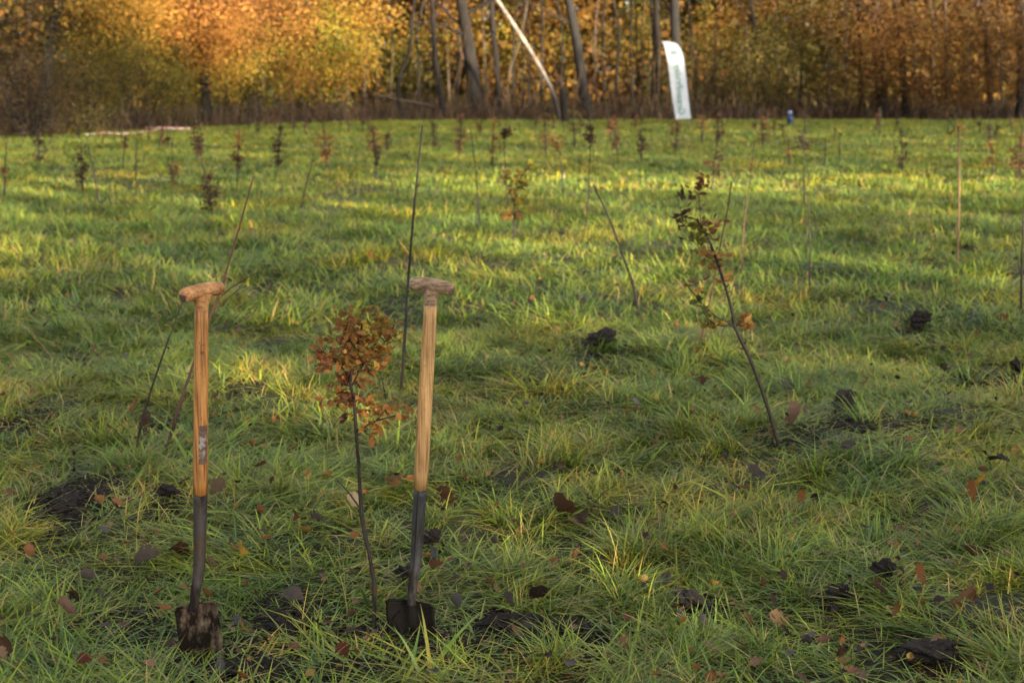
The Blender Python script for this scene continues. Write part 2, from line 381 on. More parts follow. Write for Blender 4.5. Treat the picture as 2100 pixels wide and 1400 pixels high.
# ------------------------------------------------------------------ geometry-node scatter for grass and litter (stuff)
def scatter(name, pts, rots, scl, idx, protos, mat, label, cat, realize=True):
    coll = bpy.data.collections.new(name + '_sources')
    for p in protos: coll.objects.link(p)
    me = bpy.data.meshes.new(name); me.vertices.add(len(pts))
    me.vertices.foreach_set('co', np.ascontiguousarray(pts, dtype=np.float32).ravel())
    a = me.attributes.new('rot', 'FLOAT_VECTOR', 'POINT'); a.data.foreach_set('vector', np.ascontiguousarray(rots, dtype=np.float32).ravel())
    a = me.attributes.new('scl', 'FLOAT_VECTOR', 'POINT'); a.data.foreach_set('vector', np.ascontiguousarray(scl, dtype=np.float32).ravel())
    a = me.attributes.new('idx', 'INT', 'POINT'); a.data.foreach_set('value', np.ascontiguousarray(idx, dtype=np.int32))
    me.materials.append(mat)
    ob = bpy.data.objects.new(name, me); COL.objects.link(ob)
    ng = bpy.data.node_groups.new(name + '_scatter', 'GeometryNodeTree')
    ng.interface.new_socket('Geometry', in_out='INPUT', socket_type='NodeSocketGeometry')
    ng.interface.new_socket('Geometry', in_out='OUTPUT', socket_type='NodeSocketGeometry')
    N, L = ng.nodes, ng.links
    gi, go = N.new('NodeGroupInput'), N.new('NodeGroupOutput')
    ci = N.new('GeometryNodeCollectionInfo'); ci.inputs['Collection'].default_value = coll
    ci.inputs['Separate Children'].default_value = True; ci.inputs['Reset Children'].default_value = True
    ip = N.new('GeometryNodeInstanceOnPoints'); ip.inputs['Pick Instance'].default_value = True
    def na(nm, ty):
        q = N.new('GeometryNodeInputNamedAttribute'); q.data_type = ty; q.inputs['Name'].default_value = nm
        return q.outputs['Attribute']
    L.new(gi.outputs[0], ip.inputs['Points']); L.new(ci.outputs[0], ip.inputs['Instance'])
    L.new(na('idx', 'INT'), ip.inputs['Instance Index']); L.new(na('rot', 'FLOAT_VECTOR'), ip.inputs['Rotation']); L.new(na('scl', 'FLOAT_VECTOR'), ip.inputs['Scale'])
    if realize:
        rz = N.new('GeometryNodeRealizeInstances'); L.new(ip.outputs[0], rz.inputs[0]); L.new(rz.outputs[0], go.inputs[0])
    else: L.new(ip.outputs[0], go.inputs[0])
    md = ob.modifiers.new('scatter', 'NODES'); md.node_group = ng
    return tag(ob, label, cat, kind='stuff')

def proto(name, V, F, C, mat):
    o = np_mesh(name, np.array(V), np.array(F), np.array(C), mat, smooth=True)
    COL.objects.unlink(o); return o

GREENS = [(0.155, 0.228, 0.026), (0.24, 0.305, 0.030), (0.095, 0.172, 0.032), (0.31, 0.365, 0.036), (0.195, 0.262, 0.066)]
DRY = [(0.38, 0.29, 0.075), (0.36, 0.32, 0.05), (0.42, 0.30, 0.11)]
def tuft(k, nb, rad, lmin, lmax, tilt, bend, dry, wid, rng, nseg=4):
    V, F, C = [], [], []
    lean = 0.0
    for _ in range(nb):
        a = rng.uniform(0, 2 * math.pi); r = rad * math.sqrt(rng.uniform())
        p = np.array([r * math.cos(a), r * math.sin(a), -0.012])
        L = rng.uniform(lmin, lmax); az = a + rng.normal() * 0.8 if rng.uniform() < 0.35 else lean + rng.normal() * 0.75
        th = abs(rng.normal() * tilt[1] + tilt[0]); be = rng.uniform(*bend)
        w = wid * rng.uniform(0.7, 1.25); ns = nseg
        isdry = rng.uniform() < dry
        col = np.array((DRY if isdry else GREENS)[rng.integers(0, 3 if isdry else 5)]) * rng.uniform(0.6, 1.35)
        side = np.array([-math.sin(az), math.cos(az), 0]); tw = rng.normal() * 0.5
        o = len(V)
        for q in range(ns + 1):
            f = q / ns
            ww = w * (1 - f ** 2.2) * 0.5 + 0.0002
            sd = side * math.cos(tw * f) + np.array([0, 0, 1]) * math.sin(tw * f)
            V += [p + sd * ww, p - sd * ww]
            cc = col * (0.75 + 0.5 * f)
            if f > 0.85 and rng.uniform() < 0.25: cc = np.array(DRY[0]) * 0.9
            C += [cc, cc]
            ang = th + be * f
            step = np.array([math.cos(az) * math.sin(ang), math.sin(az) * math.sin(ang), math.cos(ang)]) * L / ns
            p = p + step
            if p[2] < 0.004 + 0.004 * q: p[2] = 0.004 + 0.004 * q
        F += [(o + 2 * q, o + 2 * q + 1, o + 2 * q + 3, o + 2 * q + 2) for q in range(ns)]
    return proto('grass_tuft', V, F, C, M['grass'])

rg = np.random.default_rng(3)
near_tufts = []
def thatch(nb, rng):
    return tuft(0, nb, 0.11, 0.05, 0.13, (1.25, 0.25), (0.1, 0.5), 0.22, 0.0036, rng, 3)
for k in range(6): near_tufts.append(tuft(k, 24, 0.08, 0.08, 0.18, (0.85, 0.3), (0.4, 1.2), 0.06, 0.0048, rg))        # loose green
for k in range(6): near_tufts.append(tuft(k, 24, 0.09, 0.12, 0.25, (1.2, 0.2), (0.2, 0.7), 0.07, 0.0050, rg))        # lying over
for k in range(3): near_tufts.append(tuft(k, 28, 0.06, 0.08, 0.18, (0.5, 0.25), (0.2, 1.0), 0.10, 0.0044, rg))        # upright
for k in range(3): near_tufts.append(tuft(k, 24, 0.07, 0.08, 0.20, (0.7, 0.4), (0.3, 1.4), 0.55, 0.0040, rg))         # straw-coloured
for k in range(3): near_tufts.append(thatch(30, rg))
for k in range(2): near_tufts.append(tuft(k, 14, 0.06, 0.12, 0.30, (0.8, 0.4), (0.3, 1.2), 0.12, 0.0085, rg))   # broad blades
far_tufts = []
for k in range(6): far_tufts.append(tuft(k, 16, 0.15, 0.06, 0.14, (0.6, 0.35), (0.3, 1.3), 0.06, 0.014, rg, 2))
for k in range(2): far_tufts.append(tuft(k, 16, 0.14, 0.06, 0.15, (0.6, 0.35), (0.2, 1.2), 0.45, 0.012, rg, 2))
mid_tufts = []
for k in range(7): mid_tufts.append(tuft(k, 18, 0.13, 0.08, 0.18, (0.85, 0.35), (0.3, 1.2), 0.06, 0.0075, rg, 3))
for k in range(3): mid_tufts.append(tuft(k, 18, 0.12, 0.08, 0.18, (0.7, 0.35), (0.2, 1.2), 0.45, 0.0065, rg, 3))

SOIL = []                                    # bare places: (x, y, rx, ry, strength)
def soil_at(u, v, ru, rv, st=0.95):
    a, b, c = ground(u, v), ground(u + ru, v), ground(u, v - rv)
    SOIL.append((a.x, a.y, (b - a).length * 1.15, (c - a).length * 1.25 + 0.03, min(1.0, st + 0.08)))
for q in [(135, 1056, 92, 42), (1120, 1296, 165, 48, 0.95), (520, 1385, 90, 28, 0.7), (600, 1270, 90, 40, 0.8), (700, 1376, 100, 22, 0.55),
          (420, 1352, 95, 34, 0.85), (850, 1318, 105, 26, 0.85), (762, 1285, 60, 26, 0.9), (1780, 880, 110, 20, 0.8), (2040, 775, 90, 14, 0.9), (1430, 1225, 70, 18, 0.7),
          (1630, 925, 60, 22, 0.85), (1715, 1230, 40, 16, 0.8), (1905, 1352, 55, 18, 0.8), (310, 890, 40, 20, 0.8), (250, 1290, 80, 30, 0.7), (1010, 1255, 60, 14, 0.7), (340, 1050, 40, 22, 0.8),
          (414, 1348, 66, 34, 0.95), (850, 1322, 66, 30, 0.95), (1232, 744, 60, 28, 1.0), (1885, 690, 36, 18, 0.98), (1730, 872, 48, 22, 0.98), (884, 1122, 32, 16, 0.9), (1810, 1212, 36, 12, 0.8), (1885, 672, 36, 10, 0.7), (60, 880, 45, 14, 0.5), (500, 800, 45, 10, 0.4)]:
    soil_at(*q)
def grass_points(y0, y1, dens, rng, margin=1.4):
    hw = lambda y: y * 0.385 + margin
    A = (hw(y0) + hw(y1)) * (y1 - y0); n = int(A * dens * 1.3)
    y = rng.uniform(y0, y1, n); x = rng.uniform(-hw(y1), hw(y1), n); k = np.abs(x) < hw(y)
    x, y = x[k], y[k]
    cl = np.sin(x * 7.3 + 2 * np.sin(y * 3.1)) + np.sin(y * 6.1 + 2 * np.sin(x * 2.7) + 1) + 0.8 * np.sin(x * 2.1 - y * 2.7)
    pr = np.clip(0.70 + 0.14 * cl + 0.14 * np.sin(x * 19 + 3 * np.sin(y * 8)) * np.sin(y * 17 + 2 * np.sin(x * 9)), 0.32, 1)
    for sx, sy, rx, ry, st in SOIL:
        q = ((x - sx) / rx) ** 2 + ((y - sy) / ry) ** 2 + 0.25 * np.sin(x * 23 + y * 17)
        pr = np.where(q < 1, pr * (1 - st), pr)
    pr = np.where(y > edge_y(x) + 0.5, 0, pr)
    k = rng.uniform(size=len(x)) < pr
    return x[k], y[k], cl[k]
def grass_zone(name, y0, y1, dens, protos, w, s0, s1, zs, label, seed):
    rng = np.random.default_rng(seed)
    x, y, cl = grass_points(y0, y1, dens, rng); n = len(x)
    z = hgt_np(x, y)
    s = rng.uniform(s0, s1, n) * (1 + 0.10 * np.clip(cl, -2, 2))
    rot = np.stack([rng.normal(size=n) * 0.12, rng.normal(size=n) * 0.12, rng.uniform(0, 6.283, n)], 1)
    flow = 2.6 * np.sin(x * 1.3 + 1.1 * np.sin(y * 0.9)) + 2.2 * np.sin(y * 1.6 + 0.8 * x) + 1.2 * np.sin(x * 4.3 - y * 3.7)
    rot[:, 2] = flow + rng.normal(size=n) * 0.7              # swathes lie over in the same direction
    # mixture of tuft kinds follows patches
    zone = np.sin(x * 1.7 + 1.3 * np.sin(y * 1.1) + 0.5) + np.sin(y * 1.4 + 1.7 * np.sin(x * 0.9))
    groups = w(zone, rng, n)
    scl = np.stack([s, s, s * zs], 1)
    scatter(name, np.stack([x, y, z], 1), rot, scl, groups, protos, M['grass'], label, 'grass')
    return n
def pick_near(zone, rng, n):
    r = rng.uniform(size=n) + 0.12 * zone
    return np.where(r < 0.24, rng.integers(0, 6, n), np.where(r < 0.60, rng.integers(6, 12, n), np.where(r < 0.66, rng.integers(21, 23, n), np.where(r < 0.84, rng.integers(18, 21, n), np.where(r < 0.93, rng.integers(12, 15, n), rng.integers(15, 18, n))))))
def pick_far(zone, rng, n):
    r = rng.uniform(size=n) + 0.1 * zone
    return np.where(r < 0.9, rng.integers(0, 6, n), rng.integers(6, 8, n))
def pick_mid(zone, rng, n):
    r = rng.uniform(size=n) + 0.1 * zone
    return np.where(r < 0.86, rng.integers(0, 7, n), rng.integers(7, 10, n))
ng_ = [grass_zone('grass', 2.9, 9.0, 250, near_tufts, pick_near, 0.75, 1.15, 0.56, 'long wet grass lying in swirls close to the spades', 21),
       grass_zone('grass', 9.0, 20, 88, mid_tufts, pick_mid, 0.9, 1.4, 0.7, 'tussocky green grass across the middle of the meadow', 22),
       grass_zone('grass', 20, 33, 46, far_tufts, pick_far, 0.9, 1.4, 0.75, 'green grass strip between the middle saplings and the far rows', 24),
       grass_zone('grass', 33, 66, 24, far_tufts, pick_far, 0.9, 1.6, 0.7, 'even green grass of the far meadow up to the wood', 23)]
def tussocks():
    rng = np.random.default_rng(41); big = []
    for k in range(4): big.append(tuft(k, 60, 0.07, 0.16, 0.34, (0.45, 0.3), (0.4, 1.5), 0.10 if k < 3 else 0.5, 0.0055, rng, 5))
    for k in range(3): big.append(tuft(k, 3, 0.05, 0.18, 0.36, (0.4, 0.3), (0.1, 0.6), 1.0, 0.0030, rng, 4))
    X, Y = [], []
    for u, v in [(1290, 1180), (1340, 1130), (1390, 1120), (1480, 1090), (1560, 1110), (1620, 1060), (1520, 1150), (1180, 930), (1110, 960), (1500, 940), (1460, 900), (980, 1050), (640, 980), (560, 1010), (250, 970), (180, 930), (700, 740), (1420, 760), (1650, 820), (1740, 700), (1900, 1060), (2030, 1090), (2060, 1200), (1420, 1330), (1130, 1390), (60, 1260), (960, 930), (520, 760), (300, 620), (900, 730), (1160, 640)]:
        g_ = ground(u, v)
        for _ in range(3): X.append(g_.x + rng.normal() * 0.07); Y.append(g_.y + rng.normal() * 0.08)
    for _ in range(260):
        y = rng.uniform(4.5, 24); X.append(rng.uniform(-1, 1) * (y * 0.385 + 1)); Y.append(y)
    m1 = len(X)
    for _ in range(500):
        y = 3.2 + rng.uniform() ** 1.3 * 16; X.append(rng.uniform(-1, 1) * (y * 0.385 + 1)); Y.append(y)
    x, y = np.array(X), np.array(Y); n = len(x); idx = np.where(np.arange(n) < m1, rng.integers(0, 4, n), rng.integers(4, 7, n))
    s = rng.uniform(0.55, 1.0, n)
    scatter('grass', np.stack([x, y, hgt_np(x, y)], 1), np.stack([np.zeros(n), np.zeros(n), rng.uniform(0, 6.28, n)], 1), np.stack([s, s, s * 0.62], 1), idx, big, M['grass'], 'taller rough grass tussocks and straw stalks standing out of the turf', 'grass')
tussocks()
def undercoat():
    rng = np.random.default_rng(29)
    n = 2600; y = rng.uniform(2.9, 9.0, n); x = rng.uniform(-4.4, 4.4, n); k = np.abs(x) < y * 0.385 + 0.8; x, y = x[k], y[k]; n = len(x)
    s = rng.uniform(0.8, 1.5, n)
    scatter('thatch', np.stack([x, y, hgt_np(x, y)], 1), np.stack([np.zeros(n), np.zeros(n), rng.uniform(0, 6.28, n)], 1), np.stack([s, s, s * 0.6], 1), rng.integers(18, 21, n), near_tufts, M['grass'], 'flat dead thatch under the grass near the spades', 'thatch')
undercoat()
print('tufts', ng_)

# ------------------------------------------------------------------ wood: each tree a thing (trunk, crown)
def crown_mesh(parent, base, blobs, Yt, rng, name='crown'):
    """blobs: (u, v, ru, rv, dy, n, palette, size, flat) in photo pixels at depth Yt + dy"""
    Vs, Fs, Cs, off = [], [], [], 0
    for u, v, ru, rv, dy, n, pn, size, flat in blobs:
        size *= 0.60; n = int(n * 2.3)
        c0 = at(u, v, Yt + dy); k = mpp(Yt + dy); rx, rz, ry = ru * k, rv * k, max(0.6, min(ru, rv * 1.5) * k * 0.7)
        ncl = max(4, n // 60)
        d = rng.normal(size=(ncl, 3)); d /= np.linalg.norm(d, axis=1)[:, None]
        d *= rng.uniform(0.15, 1.0, ncl)[:, None] ** 0.5
        cc = np.array([c0.x, c0.y, c0.z]) + d * np.array([rx, ry, rz])
        pick = rng.integers(0, ncl, n)
        sg = np.array([0.30, 0.30, 0.30 * (1 - 0.75 * flat)]) * (0.6 + 0.02 * ru)
        sg = np.minimum(sg, np.array([0.42, 0.42, 0.42]))
        c = cc[pick] + rng.normal(size=(n, 3)) * sg
        c[:, 2] = np.maximum(c[:, 2], 0.15)
        clb = {'beech': 0.50, 'olive': 0.70, 'greybrown': 0.62}.get(pn, 0.90) + 0.30 * rng.normal(size=(ncl, 1))
        cols = np.clip((pal(pn, ncl, rng, 0.12) * clb)[pick] * 0.75 + pal(pn, n, rng, 0.1) * 0.25, 0.01, 0.8)
        V, F, C = leaf_cloud(c, flat, size * rng.uniform(0.7, 1.3, n), cols, rng, 0.75)
        Vs.append(V); Fs.append(F + off); Cs.append(C); off += len(V)
    o = np_mesh(name, np.concatenate(Vs) - np.array(base), np.concatenate(Fs), np.concatenate(Cs), M['leafcard'], parent)
    return o

def limbs(mb, path, radii, rng, n, length, up, start=0.35, sub=3, sides=5):
    for _ in range(n):
        f = rng.uniform(start, 0.97); i = int(f * (len(path) - 1)); p = path[i]; r = radii[i] * rng.uniform(0.25, 0.5)
        a = rng.uniform(0, 6.283); d = Vector((math.cos(a), math.sin(a) * 0.8, rng.uniform(*up))).normalized(); L = length * rng.uniform(0.5, 1.2)
        pts = [p]
        for q in range(4):
            d = (d + Vector(rng.normal(size=3) * 0.18)).normalized(); pts.append(pts[-1] + d * L / 4)
        mb.tube(pts, [r, r * 0.75, r * 0.55, r * 0.38, r * 0.15], sides, cap=False)
        for _ in range(sub):
            j = rng.integers(1, 4); d2 = (d + Vector(rng.normal(size=3) * 0.7)).normalized(); l2 = L * rng.uniform(0.25, 0.5)
            q1 = pts[j] + d2 * l2 * 0.5 + Vector(rng.normal(size=3) * 0.05 * L); q2 = pts[j] + d2 * l2
            mb.tube([pts[j], q1, q2], [r * 0.35, r * 0.22, r * 0.06], 4, cap=False)

def tree(name, label, pts, wpx, mat, blobs=(), nl=6, ll=2.0, up=(0.0, 0.8), seed=0, group=None, dist=None, height=9.0, flare=1.3, start=0.35, top_cloud=None):
    """pts: photo pixels up the trunk, first is the foot; wpx: trunk width in px at foot and at the top of the frame"""
    rng = np.random.default_rng(1000 + seed)
    Yt = dist if dist else ground(*pts[0]).y
    k = mpp(Yt)
    w = [at(u, v, Yt) for u, v in pts]
    w[0].z = -0.1 if not dist else min(w[0].z, 0.0)
    d = (w[-1] - w[-2]); d = d.normalized()
    while w[-1].z < height:
        d = (d + Vector((rng.normal() * 0.06, rng.normal() * 0.05, 0.15))).normalized(); w.append(w[-1] + d * 1.4)
    path = smooth_path(w, 4); n = len(path); zt = path[-1].z
    radii = []
    for p in path:
        f = min(1, max(0, p.z / 5.5)); px = wpx[0] + (wpx[1] - wpx[0]) * f
        r = px * k / 2
        if p.z < 0.6: r *= 1 + (flare - 1) * (1 - max(0, p.z) / 0.6)
        if p.z > 5.5: r *= max(0.15, 1 - (p.z - 5.5) / (zt - 5.4) * 0.8)
        radii.append(r)
    base = Vector((w[0].x, w[0].y, 0.0))
    e = empty(name, base, label, 'tree', group)
    mb = MB(); mb.tube(path, radii, 10)
    limbs(mb, path, radii, rng, nl, ll, up, start)
    mb.build('trunk', mat, e, base)
    bl = list(blobs)
    if top_cloud:                                     # crown above the frame
        pn, ru, n_ = top_cloud
        tp = path[int(n * 0.85)]; u0 = 1050 + tp.x / (tp.y * CP) * FPX * 0.985
        bl.append((u0, -150, ru, 110, 0, n_, pn, 0.16, 0.2))
    if bl: crown_mesh(e, base, bl, Yt, rng)
    return e

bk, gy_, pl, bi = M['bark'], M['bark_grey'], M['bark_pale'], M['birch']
# left: thicket and olive shrubs in front of the tall trees
def shrub(label, u, v, ru, hpx, pn, n, seed, size=0.09, twig=bk, nst=14, flat=0.1, nm='shrub', dens=1.0):
    rng = np.random.default_rng(2000 + seed); b = ground(u, v); b.z = 0.0; Y = b.y; k = mpp(Y)
    e = empty(nm, b, label, 'shrub'); mb = MB()
    for _ in range(nst):
        a = rng.uniform(0, 6.283); sp = rng.uniform(0.1, 0.95)
        tip = Vector((b.x + math.cos(a) * ru * k * sp, b.y + math.sin(a) * min(1.5, ru * k) * sp * 0.7, hpx * k * rng.uniform(0.55, 1.02)))
        root = b + Vector((math.cos(a) * 0.25 * ru * k * rng.uniform(0, 1), math.sin(a) * 0.2, -0.05))
        mid = root.lerp(tip, 0.5) + Vector((rng.normal() * 0.1, rng.normal() * 0.1, 0.25))
        pts = smooth_path([root, mid, tip], 4); r0 = rng.uniform(0.012, 0.03)
        rr = [r0 * (1 - 0.85 * q / (len(pts) - 1)) for q in range(len(pts))]
        mb.tube(pts, rr, 5, cap=False)
        for _ in range(7):
            j = rng.integers(2, len(pts) - 1); d2 = Vector((rng.normal(), rng.normal() * 0.7, rng.uniform(0.1, 1.2))).normalized() * rng.uniform(0.3, 0.9)
            mb.tube([pts[j], pts[j] + d2 * 0.5 + Vector((0, 0, 0.05)), pts[j] + d2], [rr[j] * 0.5, rr[j] * 0.35, 0.002], 4, cap=False)
    mb.build('stem', twig, e, b)
    crown_mesh(e, b, [(u, v - hpx * 0.52, ru, hpx * 0.5, 0, n, pn, size, flat)], Y, rng, 'crown')
    return e
shrub('grey-brown twiggy thicket at the far left edge of the meadow', 60, 284, 110, 165, 'greybrown', 3600, 1, 0.075, M['bark_grey'], 30)
shrub('brownish olive bush beside the twiggy thicket at left', 175, 276, 85, 150, 'olive', 2200, 2, 0.09)
shrub('yellow-olive bush above the red and white tape', 300, 264, 95, 150, 'olive', 2600, 3, 0.10, bk, 16)
shrub('low yellow bush under the dark trunk left of the wood', 445, 252, 40, 50, 'yellowgreen', 420, 4, 0.09)
shrub('olive-green round bush right of the banner', 1575, 244, 95, 190, 'olive', 3600, 5, 0.11, bk, 18)
shrub('dull green bush directly behind the banner', 1440, 242, 85, 165, 'olive', 2200, 6, 0.11, bk, 12)
shrub('dark brown low bush right of the banner foot', 1480, 243, 55, 90, 'greybrown', 800, 7, 0.09)

# left: gold-leaved trees
tree('maple_tree', 'tall gold and orange leaved tree with dark straight trunk at left', [(424, 256), (421, 160), (418, 70), (416, 0)], (24, 20), bk,
     [(420, 40, 120, 70, -1.0, 2600, 'orange', 0.15, 0.35), (300, 60, 110, 70, -0.5, 1500, 'gold', 0.14, 0.3), (270, 90, 110, 60, -0.3, 1200, 'yellowgreen', 0.14, 0.3), (470, 110, 70, 60, -1.2, 1200, 'gold', 0.14, 0.35), (360, 150, 70, 60, 0, 1000, 'yellowgreen', 0.13, 0.3), (420, -150, 240, 110, 0, 2500, 'orange', 0.18, 0.3)],
     9, 3.4, (0.0, 0.6), 1, start=0.25)
tree('maple_tree', 'broad golden tree with thick black trunk and low leafy skirts', [(515, 250), (512, 170), (508, 80), (506, 0)], (42, 34), bk,
     [(560, 50, 120, 70, -1.5, 2700, 'orange', 0.15, 0.35), (500, 165, 75, 45, -1.8, 950, 'yellowgreen', 0.13, 0.4), (545, 120, 90, 50, -1.8, 1300, 'yellowgreen', 0.14, 0.35), (600, 150, 60, 45, -1.6, 800, 'orange', 0.13, 0.35), (560, -150, 220, 110, 0, 2400, 'orange', 0.18, 0.3)],
     9, 3.2, (-0.1, 0.6), 2, start=0.25)
tree('maple_tree', 'yellow-green and gold leaved tree next to the open trunks', [(622, 249), (622, 170), (625, 80), (628, 0)], (26, 20), bk,
     [(680, 90, 85, 70, -1.5, 2000, 'yellowgreen', 0.15, 0.35), (715, 130, 55, 45, -1.8, 800, 'gold', 0.15, 0.35), (640, 175, 70, 35, -1.6, 700, 'yellowgreen', 0.13, 0.4), (730, 25, 90, 45, -1.0, 1100, 'gold', 0.15, 0.35), (690, -140, 160, 100, 0, 1600, 'gold', 0.18, 0.3)],
     8, 2.8, (-0.1, 0.6), 3, start=0.25)
tree('oak_tree', 'olive and gold tree with slanting dark limb far left', [(90, 262), (95, 180), (105, 90), (120, 0)], (26, 20), bk,
     [(60, 50, 120, 70, 0, 1600, 'greybrown', 0.13, 0.3), (180, 60, 110, 70, 0, 2000, 'olive', 0.13, 0.3), (190, 130, 90, 60, 0.5, 1200, 'olive', 0.12, 0.3), (240, 10, 110, 50, -0.5, 1500, 'gold', 0.14, 0.3), (120, -150, 200, 100, 0, 1500, 'gold', 0.18, 0.3)],
     9, 3.2, (0.1, 0.8), 4)
tree('oak_tree', 'dark thin trunk behind the yellow-olive bush', [(255, 258), (250, 160), (240, 60), (236, 0)], (14, 11), bk, [(250, 130, 90, 70, 1.0, 1200, 'olive', 0.12, 0.3)], 6, 2.2, (0.2, 0.8), 5, dist=60, top_cloud=('gold', 130, 900))
tree('young_tree', 'slim dark stem between the two gold trees', [(466, 250), (465, 150), (462, 60), (460, 0)], (8, 6), bk, (), 5, 1.2, (0.2, 0.9), 6, dist=64, top_cloud=('gold', 80, 400))
tree('young_tree', 'slim stem left of the yellow-green tree', [(575, 249), (574, 150), (570, 0)], (12, 9), bk, (), 5, 1.3, (0.2, 0.9), 7, dist=63, top_cloud=('orange', 80, 400))
tree('young_tree', 'dark stem under the right edge of the golden foliage', [(692, 248), (690, 150), (694, 0)], (14, 11), bk, (), 6, 1.6, (0.2, 0.9), 8, dist=61, top_cloud=('gold', 80, 500))
tree('young_tree', 'crooked thin tree curving right beside the fallen log', [(818, 246), (817, 190), (822, 150), (838, 110), (846, 40), (850, 0)], (9, 5), bk, [(800, 140, 60, 70, 2, 450, 'olive', 0.11, 0.2)], 7, 1.6, (0.2, 0.9), 9, dist=60)
# centre: open trunks
tree('tree', 'slender dark tree leaning left with a forked top', [(911, 240), (903, 190), (894, 130), (889, 60), (886, 0)], (13, 8), bk, [(880, 70, 60, 60, 3, 350, 'yellowgreen', 0.11, 0.2)], 8, 2.0, (0.2, 1.0), 10, dist=60)
tree('tree', 'thick dark trunk leaning slightly left, broad at the foot', [(982, 236), (971, 170), (960, 90), (950, 30), (945, 0)], (32, 20), bk, (), 8, 2.8, (0.1, 0.8), 11, dist=62, flare=1.5, top_cloud=('gold', 120, 700))
tree('tree', 'dark narrow trunk left of the white leaning birch', [(1024, 236), (1020, 150), (1012, 70), (1007, 0)], (13, 11), bk, (), 6, 1.8, (0.1, 0.8), 12, dist=64, top_cloud=('orange', 90, 400))
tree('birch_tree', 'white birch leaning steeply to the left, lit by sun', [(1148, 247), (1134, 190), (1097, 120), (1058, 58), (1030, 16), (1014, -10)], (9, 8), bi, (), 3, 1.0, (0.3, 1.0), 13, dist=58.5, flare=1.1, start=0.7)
tree('stump', 'dark stub standing at the foot of the leaning birch', [(1160, 248), (1157, 205), (1152, 182)], (14, 12), bk, (), 3, 0.5, (0.3, 1.0), 14, dist=58.8, height=0.5)
tree('birch_tree', 'thin pale birch crossing behind the leaning white one', [(1036, 190), (1046, 140), (1064, 92), (1080, 10)], (6, 5), pl, (), 3, 0.9, (0.3, 1.0), 15, dist=68)
tree('tree', 'grey forked trunk with broken side stub, mid wood', [(1205, 238), (1192, 150), (1180, 70), (1166, 0)], (24, 17), gy_, (), 6, 2.4, (0.1, 0.8), 16, dist=61, flare=1.35, top_cloud=('orange', 110, 600))
tree('tree', 'dark trunk rising just left of the banner', [(1352, 240), (1350, 120), (1346, 0)], (14, 12), bk, (), 6, 1.6, (0.1, 0.8), 17, dist=66, top_cloud=('orange', 90, 500))
tree('tree', 'straight grey trunk rising behind the banner top', [(1392, 240), (1387, 120), (1383, 0)], (22, 19), gy_, (), 6, 2.0, (0.1, 0.8), 18, dist=64, top_cloud=('gold', 110, 600))
pole_lab = 'slim pale pole-like young tree deep in the wood between the big trunks'
poles = [(745, 9), (860, 6), (935, 7), (1000, 6), (1085, 7), (1110, 6), (1240, 7), (1262, 6), (1297, 8), (1318, 6), (1338, 7), (1425, 8), (1470, 7), (1515, 8), (1640, 7), (540, 6), (600, 7), (655, 5), (715, 6), (770, 5), (800, 4), (878, 5), (922, 5), (957, 5), (1052, 5), (1072, 4), (1150, 5), (1222, 5), (1280, 4), (1308, 5), (1330, 4), (1370, 5), (1600, 5), (1700, 6), (1735, 5), (1880, 6), (1910, 5), (1985, 6), (2055, 6)]
rp = random.Random(4)
ORD = ['first', 'second', 'third', 'fourth', 'fifth', 'sixth', 'seventh', 'eighth', 'ninth', 'tenth', 'eleventh', 'twelfth', 'thirteenth', 'fourteenth', 'fifteenth', 'sixteenth', 'seventeenth', 'eighteenth', 'nineteenth']
ORD += ['twentieth'] + ['twenty-' + q for q in ORD[:9]] + ['thirtieth'] + ['thirty-' + q for q in ORD[:9]] + ['fortieth'] + ['forty-' + q for q in ORD[:9]]
poles.sort()
for j, (u, w) in enumerate(poles):
    l1, l2 = rp.uniform(-10, 10), rp.uniform(-14, 14)
    Yp = rp.uniform(63, 80)
    tree('young_tree', f"slim {('pale', 'grey', 'dark')[j % 3]} young tree, {ORD[j]} of the thin poles in the wood from the left", [(u, 230), (u + l1 * 0.5, 140), (u + l1, 60), (u + l2, 0)], (w, w * 0.8), (pl, gy_, bk)[j % 3], [(u + rp.uniform(-20, 20), rp.uniform(20, 110), 55, 60, 1.0, 160, rp.choice(['gold', 'yellowgreen', 'orange', 'olive']), 0.14, 0.3)],
         6, 1.5, (0.1, 0.9), 40 + j, 'slim young trees in the wood', dist=Yp, top_cloud=(rp.choice(['gold', 'orange']), 80, 300))
# right: copper beech-like trees
def beech(label, pts, w, blobs, seed, nl=8, mat=bk, dist=None):
    tree('beech_tree', label, pts, w, mat, blobs, nl, 2.8, (-0.15, 0.5), seed, dist=dist, start=0.15)
beech('copper-leaved tree with broad black trunk right of the blue container', [(1812, 246), (1806, 160), (1800, 80), (1796, 0)], (27, 22),
      [(1790, 60, 120, 70, -1.2, 1900, 'beech', 0.14, 0.6), (1850, 130, 110, 50, -1.5, 1500, 'beech', 0.13, 0.65), (1760, 170, 90, 30, -1.5, 900, 'beech', 0.13, 0.7), (1830, -130, 220, 100, 0, 1500, 'beech', 0.17, 0.4)], 30)
beech('copper-leaved tree with slim dark stem and drooping sprays', [(1858, 246), (1852, 160), (1845, 80), (1834, 0)], (14, 10),
      [(1900, 60, 100, 60, -1.0, 1500, 'beech', 0.13, 0.6), (1900, 180, 90, 28, -1.8, 900, 'beech', 0.13, 0.7)], 31)
beech('rust-orange tree filling the upper right corner', [(2032, 246), (2030, 160), (2022, 80), (2015, 0)], (16, 12),
      [(2010, 50, 120, 70, -1.0, 2000, 'beech', 0.14, 0.6), (2020, 150, 110, 45, -1.4, 1500, 'beech', 0.13, 0.65), (1960, 185, 80, 25, -1.8, 700, 'beech', 0.13, 0.7), (2010, -130, 200, 100, 0, 1400, 'orange', 0.17, 0.4)], 32)
